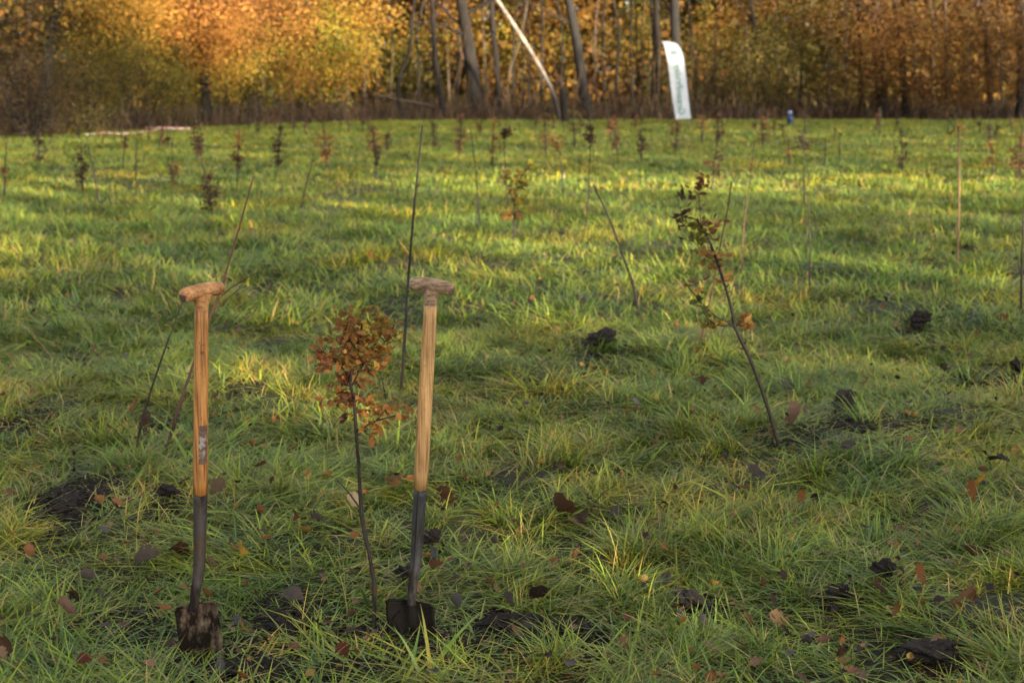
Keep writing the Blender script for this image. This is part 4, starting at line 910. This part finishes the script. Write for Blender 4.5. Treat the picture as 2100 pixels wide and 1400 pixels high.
# ------------------------------------------------------------------ spades
def lathe_t(center, axis, L, r_mid, r_end, sides=20):
    """barrel-shaped T grip along axis"""
    mb = MB(); n = 12; pts, rr = [], []
    for i in range(n + 1):
        f = i / n * 2 - 1
        pts.append(center + axis * (L / 2 * f) + Vector((0, 0, -0.004 * f * f))); rr.append(r_mid + (r_end - r_mid) * f * f - (0.0012 if abs(f) > 0.99 else 0))
    mb.tube(pts, rr, sides, cap=True); return mb, pts
def spade(label, name, Y, grip, yaw, shaft_top, joint, neck_pts, blade_px, mats, seam=False, sticker=False):
    """all px; blade_px = four corners TL TR BR BL in the photo (bottom ones lie in the ground)"""
    wood, gripm, steel, bladem = mats; k = mpp(Y)
    c = at(*grip, Y); top = at(*shaft_top, Y); jt = at(*joint, Y)
    base = at(*neck_pts[-1], Y); root = Vector((base.x, base.y, 0))
    e = empty('spade', root, label, 'spade')
    # shaft with a slight belly, swelling where it meets the socket
    path = [top.lerp(jt, i / 14) for i in range(15)]
    rr = [0.0178 + 0.0020 * math.sin(math.pi * min(1, i / 14 * 0.8)) + (0.0005 if i > 10 else 0) for i in range(15)]
    mb = MB(); mb.tube(path, rr, 24); sh = mb.build('shaft', wood, e, root)
    ax = Vector((math.cos(yaw), math.sin(yaw), 0.0)).normalized()
    if grip == shaft_top: pass
    tilt = (at(grip[0] + 40, grip[1] + (3 if yaw < 0 else -3), Y) - c).normalized(); ax = Vector((ax.x, ax.y, tilt.z)).normalized()
    mb, pts = lathe_t(c, ax, 0.120, 0.0198, 0.0180)
    # throat flaring from the shaft up into the grip
    d = (c - top).normalized(); o = len(mb.v)
    n = 8; ring = 20; vs, fs = [], []; side = ax; oth = d.cross(ax).normalized(); side = oth.cross(d).normalized()
    for i in range(n + 1):
        f = i / n; p = top.lerp(c, f * 0.92) - d * 0.004
        a_, b_ = 0.0180 + 0.030 * f ** 3.0, 0.0180 - 0.0005 * f
        for q in range(ring):
            an = 2 * math.pi * q / ring; vs.append(p + side * a_ * math.cos(an) + oth * b_ * math.sin(an))
    for i in range(n):
        for q in range(ring): fs.append((i * ring + q, i * ring + (q + 1) % ring, (i + 1) * ring + (q + 1) % ring, (i + 1) * ring + q))
    mb.add(vs, fs)
    gr = mb.build('grip', gripm, e, root)
    for sgn in (-1, 1):
        cap = MB(); p = c + ax * sgn * 0.0600 + Vector((0, 0, -0.004)); cap.tube([p - ax * sgn * 0.001, p + ax * sgn * 0.0004], [0.0166, 0.0158], 20); 
        cp = cap.build('end_face', M['endgrain'], gr, root)
    # steel socket down to the neck
    sp = smooth_path([jt + (top - jt).normalized() * -0.0005] + [at(u, v, Y + dy) for (u, v), dy in zip(neck_pts, (0, -0.004, -0.014, -0.02))], 5); n = len(sp)
    rs = [0.0188 - 0.0074 * (i / (n - 1)) ** 1.3 for i in range(n)]
    mb = MB(); mb.tube(sp, rs, 20); so = mb.build('socket', steel, e, root)
    if seam:
        mb = MB(); off = [p + Vector((-r * 0.28, -r * 0.965, 0)) for p, r in zip(sp, rs)][: n - 5]
        mb.tube(off, 0.0016, 6); mb.build('seam', M['seam'], so, root)
    mb = MB(); p = sp[2] + Vector((rs[2] * 0.9, -rs[2] * 0.35, 0)); mb.tube([p, p + Vector((0.003, -0.0012, 0))], [0.0035, 0.002], 8); mb.build('rivet', steel, so, root)
    # blade: dished plate with folded treads and a crease under the socket
    TL, TR, BR, BL = [at(*q, Y) for q in blade_px]
    nu, nv = 16, 18; V, F = [], []
    nrm = (TR - TL).cross(BL - TL).normalized()
    if nrm.y > 0: nrm = -nrm
    for side_ in (0, 1):
        for j in range(nv + 1):
            fv = j / nv
            for i in range(nu + 1):
                fu = i / nu
                # rounded upper shoulders
                a_, b_ = TL.lerp(BL, fv), TR.lerp(BR, fv)
                p = a_.lerp(b_, fu)
                edge = min(fu, 1 - fu)
                sh_ = max(0, 0.09 - edge) / 0.09
                drop = 0.008 * sh_ ** 2.2 * max(0, 1 - fv * 6)
                up_ = 0.006 * math.exp(-((fu - 0.47) / 0.12) ** 2) * max(0, 1 - fv * 5)
                dish = 0.012 * (4 * (fu - 0.5) ** 2) - 0.006 + 0.010 * math.exp(-((fu - 0.47) / 0.07) ** 2) * max(0, 1 - fv * 2.2)
                crease = 0.003 * math.exp(-((fu - 0.5) / 0.03) ** 2) * max(0, 1 - fv)
                th = 0.0016 if side_ == 0 else -0.0016
                if fv < 0.04: th *= 1.9
                V.append(p + Vector((0, 0, up_ - drop)) + nrm * (dish + crease + th + 0.010 * math.sin(fv * 1.6)))
    W = nu + 1; S0 = W * (nv + 1)
    for j in range(nv):
        for i in range(nu):
            q = j * W + i
            F.append((q, q + W, q + W + 1, q + 1)); F.append((S0 + q, S0 + q + 1, S0 + q + W + 1, S0 + q + W))
    for i in range(nu):
        F.append((i, i + 1, S0 + i + 1, S0 + i)); q = nv * W + i; F.append((q, S0 + q, S0 + q + 1, q + 1))
    for j in range(nv):
        q = j * W; F.append((q, S0 + q, S0 + q + W, q + W)); q = j * W + nu; F.append((q, q + W, S0 + q + W, S0 + q))
    mb = MB(); mb.add(V, F); bl = mb.build('blade', bladem, e, root)
    # folded tread lips along the top edge
    for s0, s1 in ((0.03, 0.36), (0.60, 0.97)):
        mb = MB(); pp = [V[int(round((s0 + (s1 - s0) * q / 6) * nu))] + nrm * 0.003 + Vector((0, 0, 0.001)) for q in range(7)]
        mb.tube(pp, 0.0036, 8); mb.build('tread', bladem, bl, root)
    return e, top, jt, rr, root, sh

def wrap_patch(name, mat, parent, root, top, jt, f0, f1, a0, a1, r, lift, ragged=0.0, seed=0):
    """thin sheet wrapped on the shaft: f along shaft, a angle (0 = towards the viewer, + = right)"""
    rng = np.random.default_rng(seed); V, F = [], []; nu, nv = 10, 16
    for j in range(nv + 1):
        for i in range(nu + 1):
            f = f0 + (f1 - f0) * j / nv; a = a0 + (a1 - a0) * i / nu
            if ragged:
                if i in (0, nu): a += rng.normal() * ragged
                if j in (0, nv): f += rng.normal() * ragged * 0.04
            p = top.lerp(jt, f); V.append(p + Vector((math.sin(a), -math.cos(a), 0)) * (r + lift))
    for j in range(nv):
        for i in range(nu):
            q = j * (nu + 1) + i; F.append((q, q + nu + 1, q + nu + 2, q + 1))
    mb = MB(); mb.add(V, F); return mb.build(name, mat, parent, root)

YL, YR = ground(412, 1335).y, ground(848, 1303).y
eL, tL, jL, rL, rootL, shL = spade('spade with orange-brown shaft, torn sticker and mud-caked blade', 'spade', YL, (414, 596), 0.80, (413, 634), (411, 1013),
      [(410, 1090), (408, 1165), (401, 1212), (397, 1252)], [(359, 1246), (446, 1230), (470, 1410), (384, 1420)],
      (M['ash_orange'], M['grip_orange'], M['steel_rust'], M['blade_mud']))
lab = wrap_patch('sticker', M['sticker_brown'], shL, rootL, tL, jL, 0.615, 0.825, 0.0, 1.15, 0.0200, 0.0006, 0.05, 1)
wrap_patch('sticker_remnant', M['sticker'], lab, rootL, tL, jL, 0.645, 0.79, 0.06, 0.95, 0.0200, 0.0011, 0.14, 2)
eR, tR, jR, rR, rootR, shR = spade('spade with pale straight shaft, grey grip and black blade', 'spade', YR, (885, 585), -0.42, (883, 624), (862, 1003),
      [(857, 1085), (853, 1150), (847, 1195), (843, 1240)], [(791, 1227), (889, 1239), (905, 1385), (800, 1375)],
      (M['ash_pale'], M['grip_grey'], M['steel'], M['blade_black']), seam=True)

def text_mesh(name, body, size, mat, parent, mtx, extrude=0.0):
    cu = bpy.data.curves.new(name, 'FONT'); cu.body = body; cu.size = size; cu.extrude = extrude; cu.align_x = 'LEFT'; cu.align_y = 'CENTER'
    t = bpy.data.objects.new(name + '_curve', cu); COL.objects.link(t); bpy.context.view_layer.update()
    me = bpy.data.meshes.new_from_object(t.evaluated_get(bpy.context.evaluated_depsgraph_get()))
    bpy.data.objects.remove(t); me.materials.clear(); me.materials.append(mat); me.transform(mtx)
    o = bpy.data.objects.new(name, me); COL.objects.link(o); o.parent = parent; return o
# burnt letters on the left spade's shaft, reading upwards
for ch, f in (('B', 0.222), ('L', 0.178)):
    p = tL.lerp(jL, f); a = 0.38; r = 0.0203
    nrm = Vector((math.sin(a), -math.cos(a), 0)); right = Vector((math.cos(a), math.sin(a), 0)); upv = (tL - jL).normalized()
    m4 = Matrix((( *upv, 0), (*(-right), 0), (*nrm, 0), (0, 0, 0, 1))).transposed()
    m4.translation = p - rootL + nrm * r - upv * 0.005
    text_mesh('lettering', ch, 0.014, M['ink'], shL, m4)

# ------------------------------------------------------------------ feather banner at the wood's edge
def banner():
    b = ground(1417, 254); b.z = 0; Y = b.y
    e = empty('feather_banner', b, 'white feather banner with green vertical lettering at the wood edge', 'banner')
    L = [(1358, 85), (1363, 97), (1367, 115), (1371, 140), (1376, 180), (1381, 215), (1386, 245)]
    Rr = [(1359, 84.5), (1386, 89), (1397, 102), (1402, 118), (1408, 160), (1413, 205), (1418, 243)]
    n = 36; mb = MB(); V, F = [], []; nu = 8
    def samp(A, f):
        x = f * (len(A) - 1); i = min(int(x), len(A) - 2); t = x - i
        p0, p1, p2, p3 = [Vector((*A[max(0, min(len(A) - 1, q))], 0)) for q in (i - 1, i, i + 1, i + 2)]
        r = 0.5 * ((2 * p1) + (p2 - p0) * t + (2 * p0 - 5 * p1 + 4 * p2 - p3) * t * t + (3 * p1 - p0 - 3 * p2 + p3) * t ** 3); return r.x, r.y
    for side in (0, 1):
        for j in range(n + 1):
            l, r = samp(L, j / n), samp(Rr, j / n)
            for i in range(nu + 1):
                f = i / nu; u, v = l[0] + (r[0] - l[0]) * f, l[1] + (r[1] - l[1]) * f
                p = at(u, v, Y); p.y += 0.03 * math.sin(j * 0.5 + f * 3) * (1 - f) + (0.004 if side else 0); V.append(p)
    W = nu + 1; S0 = W * (n + 1)
    for j in range(n):
        for i in range(nu):
            q = j * W + i; F.append((q, q + W, q + W + 1, q + 1)); F.append((S0 + q, S0 + q + 1, S0 + q + W + 1, S0 + q + W))
    mb.add(V, F); fab = mb.build('fabric', M['cloth'], e, b)
    mb = MB(); pp = [at(*samp(Rr, j / 24), Y + 0.002) for j in range(25)] + [at(1418.5, 249, Y), b + Vector((0, 0, -0.1))]
    mb.tube(pp, [0.008 + 0.008 * j / 26 for j in range(27)], 8); mb.build('pole', M['pole'], e, b)
    mb = MB()
    for a in range(4):
        d = Vector((math.cos(a * 1.571 + 0.4), math.sin(a * 1.571 + 0.4), 0)) * 0.38
        mb.tube([b + Vector((0, 0, 0.07)), b + d + Vector((0, 0, 0.02))], [0.014, 0.012], 6)
    mb.build('cross_foot', M['pole'], e, b)
    # lettering printed on the far side, seen reversed through the cloth
    k = mpp(Y)
    p0 = at(1398, 236, Y); p1 = at(1388, 122, Y); upv = (p1 - p0).normalized(); nrm = Vector((0, -1, 0)); right = upv.cross(Vector((0, 1, 0))).normalized()
    if right.x < 0: right = -right
    def place(pt):
        # reading upwards with letter tops to the right = mirrored print
        m4 = Matrix(((*upv, 0), (*right, 0), (*nrm, 0), (0, 0, 0, 1))).transposed(); m4.translation = pt - b + nrm * 0.045; return m4
    text_mesh('lettering', 'Green', 0.34, M['print'], fab, place(p0) @ Matrix.Diagonal((1.12, 1, 1, 1)))
    text_mesh('lettering', 'Friday', 0.34, M['print'], fab, place(p0.lerp(p1, 0.47)) @ Matrix.Diagonal((1.12, 1, 1, 1)))
    text_mesh('lettering', 'B', 0.34, M['print_dark'], fab, place(at(1382, 113, Y)))
banner()

# ------------------------------------------------------------------ small blue container and barrier tape
b = ground(1620, 257); b.z = 0; Y = b.y; k = mpp(Y)
e = empty('blue_container', b, 'small blue upright container with pale top at the wood edge', 'container')
prof = [(0.0, 0.085), (0.01, 0.10), (0.30, 0.10), (0.35, 0.09), (0.38, 0.05), (0.42, 0.045)]
mb = MB(); mb.tube([b + Vector((-0.05 * z, 0, z)) for z, r in prof], [r for z, r in prof], 14); mb.build('body', M['blue'], e, b)
mb = MB(); mb.tube([b + Vector((-0.05 * z, 0, z)) for z in (0.415, 0.425, 0.50, 0.51)], [0.05, 0.075, 0.075, 0.06], 12); mb.build('lid', M['blue_pale'], e, b)
mb = MB(); mb.tube([b + Vector((0.08, -0.02, 0.30)), b + Vector((0.14, -0.02, 0.32)), b + Vector((0.14, -0.02, 0.20)), b + Vector((0.09, -0.02, 0.16))], 0.012, 6); mb.build('handle', M['blue'], e, b)
def tape():
    rng = np.random.default_rng(6)
    pts = [(176, 283), (215, 281), (255, 279), (295, 275), (330, 272), (360, 270), (392, 267), (345, 268.5), (298, 268)]
    w = [ground(u, v + 3) for u, v in pts]
    w = [Vector((p.x, p.y, 0.13 + 0.03 * math.sin(i * 1.9))) for i, p in enumerate(w)]
    sp = smooth_path(w, 10); n = len(sp); V, F, mi = [], [], []
    for i, p in enumerate(sp):
        a = 0.5 + 0.9 * math.sin(i * 0.31); d = Vector((0, math.sin(a) * 0.012, abs(math.cos(a)) * 0.012 + 0.007)); V += [p + d, p - d]
    for i in range(n - 1): F.append((2 * i, 2 * i + 1, 2 * i + 3, 2 * i + 2)); mi.append((i // 2) % 2)
    mb = MB(); mb.add(V, F); mb.m = mi
    o = mb.build('barrier_tape', [M['tape_white'], M['tape_red']], None, sp[0]); tag(o, 'red and white striped barrier tape strung low along the left field edge', 'tape')
tape()

# ------------------------------------------------------------------ clods of turned turf and bare soil
def clod(label, u, v, wpx, hpx, seed, mat='clod', name='turf_clod'):
    rng = np.random.default_rng(400 + seed); b = ground(u, v + hpx * 0.35); Y = b.y; k = mpp(Y)
    import bmesh
    bm = bmesh.new(); bmesh.ops.create_icosphere(bm, subdivisions=4, radius=1)
    ph = rng.uniform(0, 6, 9)
    for q in bm.verts:
        p = q.co
        d = 1 + 0.30 * math.sin(3 * p.x + ph[0]) * math.cos(2.6 * p.y + ph[1]) + 0.20 * math.sin(6 * p.z + ph[2] + 5 * p.x) + 0.15 * math.sin(11 * p.x + ph[3]) * math.sin(10 * p.y + ph[4]) + 0.06 * math.sin(19 * p.z + ph[5] + 13 * p.x)+ rng.normal() * 0.045
        q.co = Vector((p.x * wpx * k * 0.46 * d, p.y * wpx * k * 0.36 * d, p.z * hpx * k * 0.40 * d))
    me = bpy.data.meshes.new(name); bm.to_mesh(me); bm.free(); me.materials.append(M[mat])
    o = bpy.data.objects.new(name, me); COL.objects.link(o); o.location = b + Vector((0, 0, hpx * k * 0.42 + 0.025)); o.rotation_euler = (0, rng.normal() * 0.2, rng.uniform(-0.4, 0.4))
    tag(o, label, 'clod'); return o
clod('dark lumpy turf clod lying in the middle of the meadow', 1232, 716, 68, 36, 1)
clod('squarish dark clod standing in grass on the right', 1885, 664, 48, 34, 2)
clod('brown turf clod beside the leaning thin oak', 1730, 846, 60, 42, 3)
clod('small dark clod behind the tall tan stem', 1993, 513, 30, 18, 4)
clod('black clod at the right edge below the forked stem', 2086, 752, 30, 30, 5)
clod('small black clod between grass blades left of the right-edge clod', 1936, 746, 16, 16, 6)
clod('tiny dark clod below the centre sapling', 1050, 512, 18, 9, 7)
clod('dark clod right of the spade socket with the seam', 884, 1104, 40, 36, 8)
clod('half-buried dark clod behind the black blade socket', 832, 1188, 36, 34, 9)
clod('flat dark clod left of the muddy spade socket', 345, 1046, 46, 30, 10)
clod('black sod at lower right with a wet edge', 1715, 1228, 62, 34, 11)
clod('reddish-brown rounded clod in the lower right grass', 1808, 1190, 58, 38, 12)
clod('long low sod in the bottom right corner', 1905, 1350, 110, 40, 13)
clod('dark sod under the tussock right of centre', 1415, 1220, 70, 34, 14)
def soil_heap(label, u, v, ru, rv, seed, hz=0.03, n=150):
    """crumbly bare soil: many crumbs on a low mound, one mass"""
    rng = np.random.default_rng(500 + seed); c = ground(u, v); rx = (ground(u + ru, v) - c).length; ry = (ground(u, v - rv) - c).length
    nx = 34; V, F = [], []
    for j in range(nx + 1):
        for i in range(nx + 1):
            a, b_ = i / nx * 2 - 1, j / nx * 2 - 1; d = a * a + b_ * b_
            z = max(0, 1 - d) ** 0.6 * hz * (0.6 + 0.5 * math.sin(a * 5 + seed) * math.sin(b_ * 4 + seed * 2)) + rng.normal() * 0.004 - (0.02 if d > 1 else 0)
            V.append((c.x + a * rx, c.y + b_ * ry, hgt(c.x + a * rx, c.y + b_ * ry) + z))
    for j in range(nx):
        for i in range(nx): q = j * (nx + 1) + i; F.append((q, q + 1, q + nx + 2, q + nx + 1))
    mb = MB(); mb.add(V, F)
    ico = [(0, 0, 1), (0.9, 0, 0.45), (0.28, 0.85, 0.45), (-0.72, 0.53, 0.45), (-0.72, -0.53, 0.45), (0.28, -0.85, 0.45), (0, 0, -0.6)]
    fi = [(0, 1, 2), (0, 2, 3), (0, 3, 4), (0, 4, 5), (0, 5, 1), (6, 2, 1), (6, 3, 2), (6, 4, 3), (6, 5, 4), (6, 1, 5)]
    for _ in range(n):
        a, r = rng.uniform(0, 6.283), math.sqrt(rng.uniform()) ; x, y = c.x + math.cos(a) * r * rx, c.y + math.sin(a) * r * ry
        s = rng.uniform(0.004, 0.016) * (1.3 - r * 0.6); z = hgt(x, y) + hz * max(0, 1 - r * r) ** 0.6 * 0.7
        mb.add([(x + s * p[0] * rng.uniform(0.7, 1.3), y + s * p[1] * rng.uniform(0.7, 1.3), z + s * p[2]) for p in ico], fi)
    o = mb.build('bare_soil', M['clod'], None, c, smooth=False); tag(o, label, 'soil', kind='stuff')
soil_heap('black crumbly soil in the planting hole at the left', 135, 1052, 88, 34, 1, 0.05, 260)
soil_heap('dark soil strip right of the black spade', 1110, 1290, 140, 28, 2, 0.06, 320)
soil_heap('loose soil in front of the muddy spade blade', 520, 1382, 100, 34, 3, 0.03, 220)
soil_heap('churned soil at the bottom edge below the young oak', 720, 1378, 100, 26, 4, 0.03, 160)
soil_heap('crumbly soil around the foot of the young oak', 762, 1292, 48, 16, 5, 0.02, 100)
soil_heap('soil strip on the right among the grass', 2040, 775, 85, 9, 6, 0.03, 120)
soil_heap('soil under the brown clod beside the leaning oak', 1780, 885, 110, 16, 7, 0.02, 120)
soil_heap('reddish soil with roots between the spades', 585, 1275, 70, 26, 8, 0.03, 160)
soil_heap('soil pocket below the tussock in the lower middle', 1430, 1228, 66, 15, 9, 0.02, 120)

# ------------------------------------------------------------------ fallen leaves
BR, TN, OR, YE, GR, DK, RD = (0.13, 0.07, 0.04), (0.34, 0.21, 0.11), (0.42, 0.17, 0.05), (0.52, 0.33, 0.04), (0.17, 0.14, 0.125), (0.045, 0.03, 0.024), (0.22, 0.06, 0.03)
FL = [ # label, u, v, size px, colour, lobed
 ('yellow lobed fallen leaf in grass between the spades', 500, 1166, 44, YE, 1), ('yellow leaf in the grass right of the muddy blade', 502, 1310, 34, YE, 1), ('grey upright fallen leaf between the spades', 602, 1244, 48, GR, 0),
 ('tan fallen leaf beside the seam of the black spade', 805, 1000, 56, TN, 0), ('pale stick-like leaf beside the young oak stem', 722, 1052, 34, (0.6, 0.5, 0.3), 0), ('dull brown leaf right of the pale spade shaft', 920, 1040, 54, BR, 1),
 ('curled dark leaf with orange edge left of centre bottom', 1155, 1052, 58, BR, 0), ('second dark leaf touching the curled one', 1195, 1072, 40, BR, 0), ('bluish wet leaf below the curled pair', 1262, 1060, 32, GR, 0), ('small brown crumpled leaf in lower middle', 1180, 1138, 32, (0.24, 0.12, 0.06), 1),
 ('dark oval leaf near the soil strip', 1113, 1216, 46, DK, 0), ('shiny grey leaf on the dark soil', 1037, 1240, 40, GR, 0), ('tan oval leaf at the bottom centre', 1056, 1332, 34, TN, 0), ('orange leaf fragment in the bottom middle grass', 1395, 1290, 22, OR, 1), ('rusty leaf at bottom middle edge', 1282, 1355, 28, OR, 1),
 ('pale tan curled leaf in bottom right grass', 1528, 1272, 32, TN, 0), ('brown curled leaf on the dark hollow, bottom right', 1610, 1278, 42, TN, 1), ('tan trident-shaped leaf at bottom right', 1955, 1280, 66, TN, 1), ('rust leaf beside the reddish-brown clod', 1888, 1230, 44, OR, 1), ('brown leaf left of the rust leaf', 1802, 1248, 34, BR, 0),
 ('yellow leaf at the right edge of the meadow', 2008, 1022, 34, YE, 0), ('orange-brown leaf below the yellow one at right', 1996, 1045, 44, OR, 1), ('dark upright leaf at right', 2040, 958, 46, DK, 0), ('blue-grey leaf right of the yellowish tussock', 1548, 990, 46, GR, 0), ('tan leaf below the blue-grey one', 1530, 1016, 34, TN, 0), ('orange leaf piece above the tussock', 1640, 1044, 28, OR, 1),
 ('brown curled leaf at the foot of the leaning oak', 1622, 905, 56, (0.20, 0.13, 0.09), 1), ('striped tan leaf just left of the leaning oak foot', 1580, 928, 36, TN, 0), ('dark brown leaf lump left of the leaning oak', 1440, 804, 28, BR, 1), ('blue-grey leaf in mid grass right of the leaning oak', 1612, 806, 36, GR, 0), ('tan leaf right of the red-twigged shrub', 1655, 808, 26, TN, 1),
 ('round dark leaf left of the young oak', 706, 868, 26, (0.10, 0.035, 0.025), 0), ('orange-brown leaf left of the young oak foot', 664, 996, 28, OR, 1), ('dark leaf clump between the shafts', 524, 986, 34, BR, 1), ('grey leaf heap in the middle left grass', 648, 1098, 60, GR, 1), ('red-brown leaf beside the grey heap', 606, 1104, 28, RD, 0),
 ('curled grey-brown leaf pair left of the muddy spade', 318, 1165, 54, GR, 1), ('dark curled leaf standing left of the muddy spade', 366, 1160, 44, (0.10, 0.045, 0.03), 0), ('pale brown leaf right of the muddy spade socket', 432, 1185, 34, TN, 0), ('tan leaf near the muddy socket top', 438, 1058, 40, (0.24, 0.16, 0.09), 1),
 ('pink-brown long leaf at the lower left', 140, 1290, 54, (0.36, 0.22, 0.16), 0), ('red leaf at the very bottom left', 170, 1388, 30, RD, 0), ('dark brown leaf in the bottom left corner', 12, 1375, 44, BR, 0), ('rust leaf in the left grass above the soil hole', 250, 1088, 30, BR, 1), ('orange leaf at the foot of the thin black whip', 272, 864, 38, OR, 1), ('brown leaf right of the thin black whip', 300, 885, 36, BR, 0),
 ('small grey leaf pair at the left', 178, 1215, 30, GR, 0), ('orange leaf in the mid left grass', 762, 548, 20, OR, 1), ('rusty clump of leaf at the right edge', 2060, 672, 28, OR, 1), ('small yellow leaf on the right meadow', 1962, 600, 16, YE, 0), ('dark leaf at bottom right of the reddish clod', 1985, 1160, 30, BR, 0), ('brown leaf beneath the red leaf at bottom middle', 712, 1368, 38, RD, 1),
 ('grey curled leaf in lower middle right', 1364, 1188, 32, GR, 0), ('brown leaf half hidden left of the bottom right sod', 1590, 1245, 28, BR, 1), ('grey leaf below the striped leaf, mid right', 1738, 958, 34, GR, 0), ('brown leaf under the pale shaft, right side', 905, 1178, 30, (0.22, 0.10, 0.05), 1),
]
rng = np.random.default_rng(91)
for lab, u, v, s, c, lobed in FL:
    p = ground(u, v + s * 0.2); k = mpp(p.y)
    mesh = (LEAF if lobed else OVAL)[(1, 3, 1, 3, 2)[rng.integers(0, 5)]]
    o = bpy.data.objects.new('fallen_leaf', mesh); COL.objects.link(o)
    o.location = p + Vector((0, 0, 0.055 if p.y < 9 else 0.08)); sc = s * k * 1.3; o.scale = (sc * 1.2, sc, sc)
    o.rotation_euler = (R(22) + rng.normal() * 0.45, rng.normal() * 0.6, rng.uniform(0, 6.28)); o.color = (*[q * 0.55 for q in c], 1)
    tag(o, lab, 'leaf', 'fallen leaves in the grass')
# the uncounted rest of the leaf litter
def litter():
    rng = np.random.default_rng(17); protos = []
    for k in range(10):
        c = [(0.10, 0.05, 0.03), (0.18, 0.09, 0.045), (0.26, 0.13, 0.05), (0.03, 0.02, 0.016), (0.22, 0.14, 0.08), (0.10, 0.095, 0.10), (0.26, 0.11, 0.03), (0.05, 0.03, 0.02), (0.30, 0.20, 0.05), (0.06, 0.035, 0.03)][k]
        src = (LEAF + OVAL)[k % 9]; V = np.array([tuple(v.co) for v in src.vertices]); F = np.array([tuple(p.vertices) for p in src.polygons])
        protos.append(proto('litter_leaf', V, F, np.tile(np.array(c) * 0.7, (len(V), 1)), M['litter']))
    n = 2600; y = 3 + (rng.uniform(size=n) ** 1.7) * 22; x = (rng.uniform(-1, 1, n)) * (y * 0.385 + 0.6)
    s = rng.uniform(0.02, 0.055, n); z = hgt_np(x, y) + rng.uniform(0.02, 0.08, n)
    rot = np.stack([rng.normal(size=n) * 0.6, rng.normal(size=n) * 0.6, rng.uniform(0, 6.28, n)], 1)
    scatter('leaf_litter', np.stack([x, y, z], 1), rot, np.stack([s, s, s], 1), rng.integers(0, 10, n), protos, M['litter'], 'small scraps of fallen leaves scattered through the grass', 'leaf litter')
litter()

def crumbs():
    """loose soil crumbs over every bare place"""
    rng = np.random.default_rng(23); protos = []
    ico = np.array([(0, 0, 1), (0.9, 0, 0.45), (0.28, 0.85, 0.45), (-0.72, 0.53, 0.45), (-0.72, -0.53, 0.45), (0.28, -0.85, 0.45), (0, 0, -0.6)])
    fi = np.array([(0, 1, 2), (0, 2, 3), (0, 3, 4), (0, 4, 5), (0, 5, 1), (6, 2, 1), (6, 3, 2), (6, 4, 3), (6, 5, 4), (6, 1, 5)])
    for k in range(4):
        protos.append(proto('crumb', ico * rng.uniform(0.6, 1.3, (7, 3)), fi, np.ones((7, 3)), M['clod']))
    P = []
    for sx, sy, rx, ry, st in SOIL:
        m = int(min(900, 2600 * rx * ry * 3.14 + 60)); a = rng.uniform(0, 6.283, m); r = np.sqrt(rng.uniform(0, 1.2, m))
        P.append(np.stack([sx + np.cos(a) * r * rx, sy + np.sin(a) * r * ry], 1))
    P = np.concatenate(P); n = len(P); s = 0.003 + 0.013 * rng.uniform(size=n) ** 3
    z = hgt_np(P[:, 0], P[:, 1]) + s * 0.3
    scatter('soil_crumbs', np.stack([P[:, 0], P[:, 1], z], 1), rng.uniform(0, 6.28, (n, 3)), np.stack([s, s, s], 1), rng.integers(0, 4, n), protos, M['clod'], 'loose dark soil crumbs around the planting holes', 'soil')
crumbs()
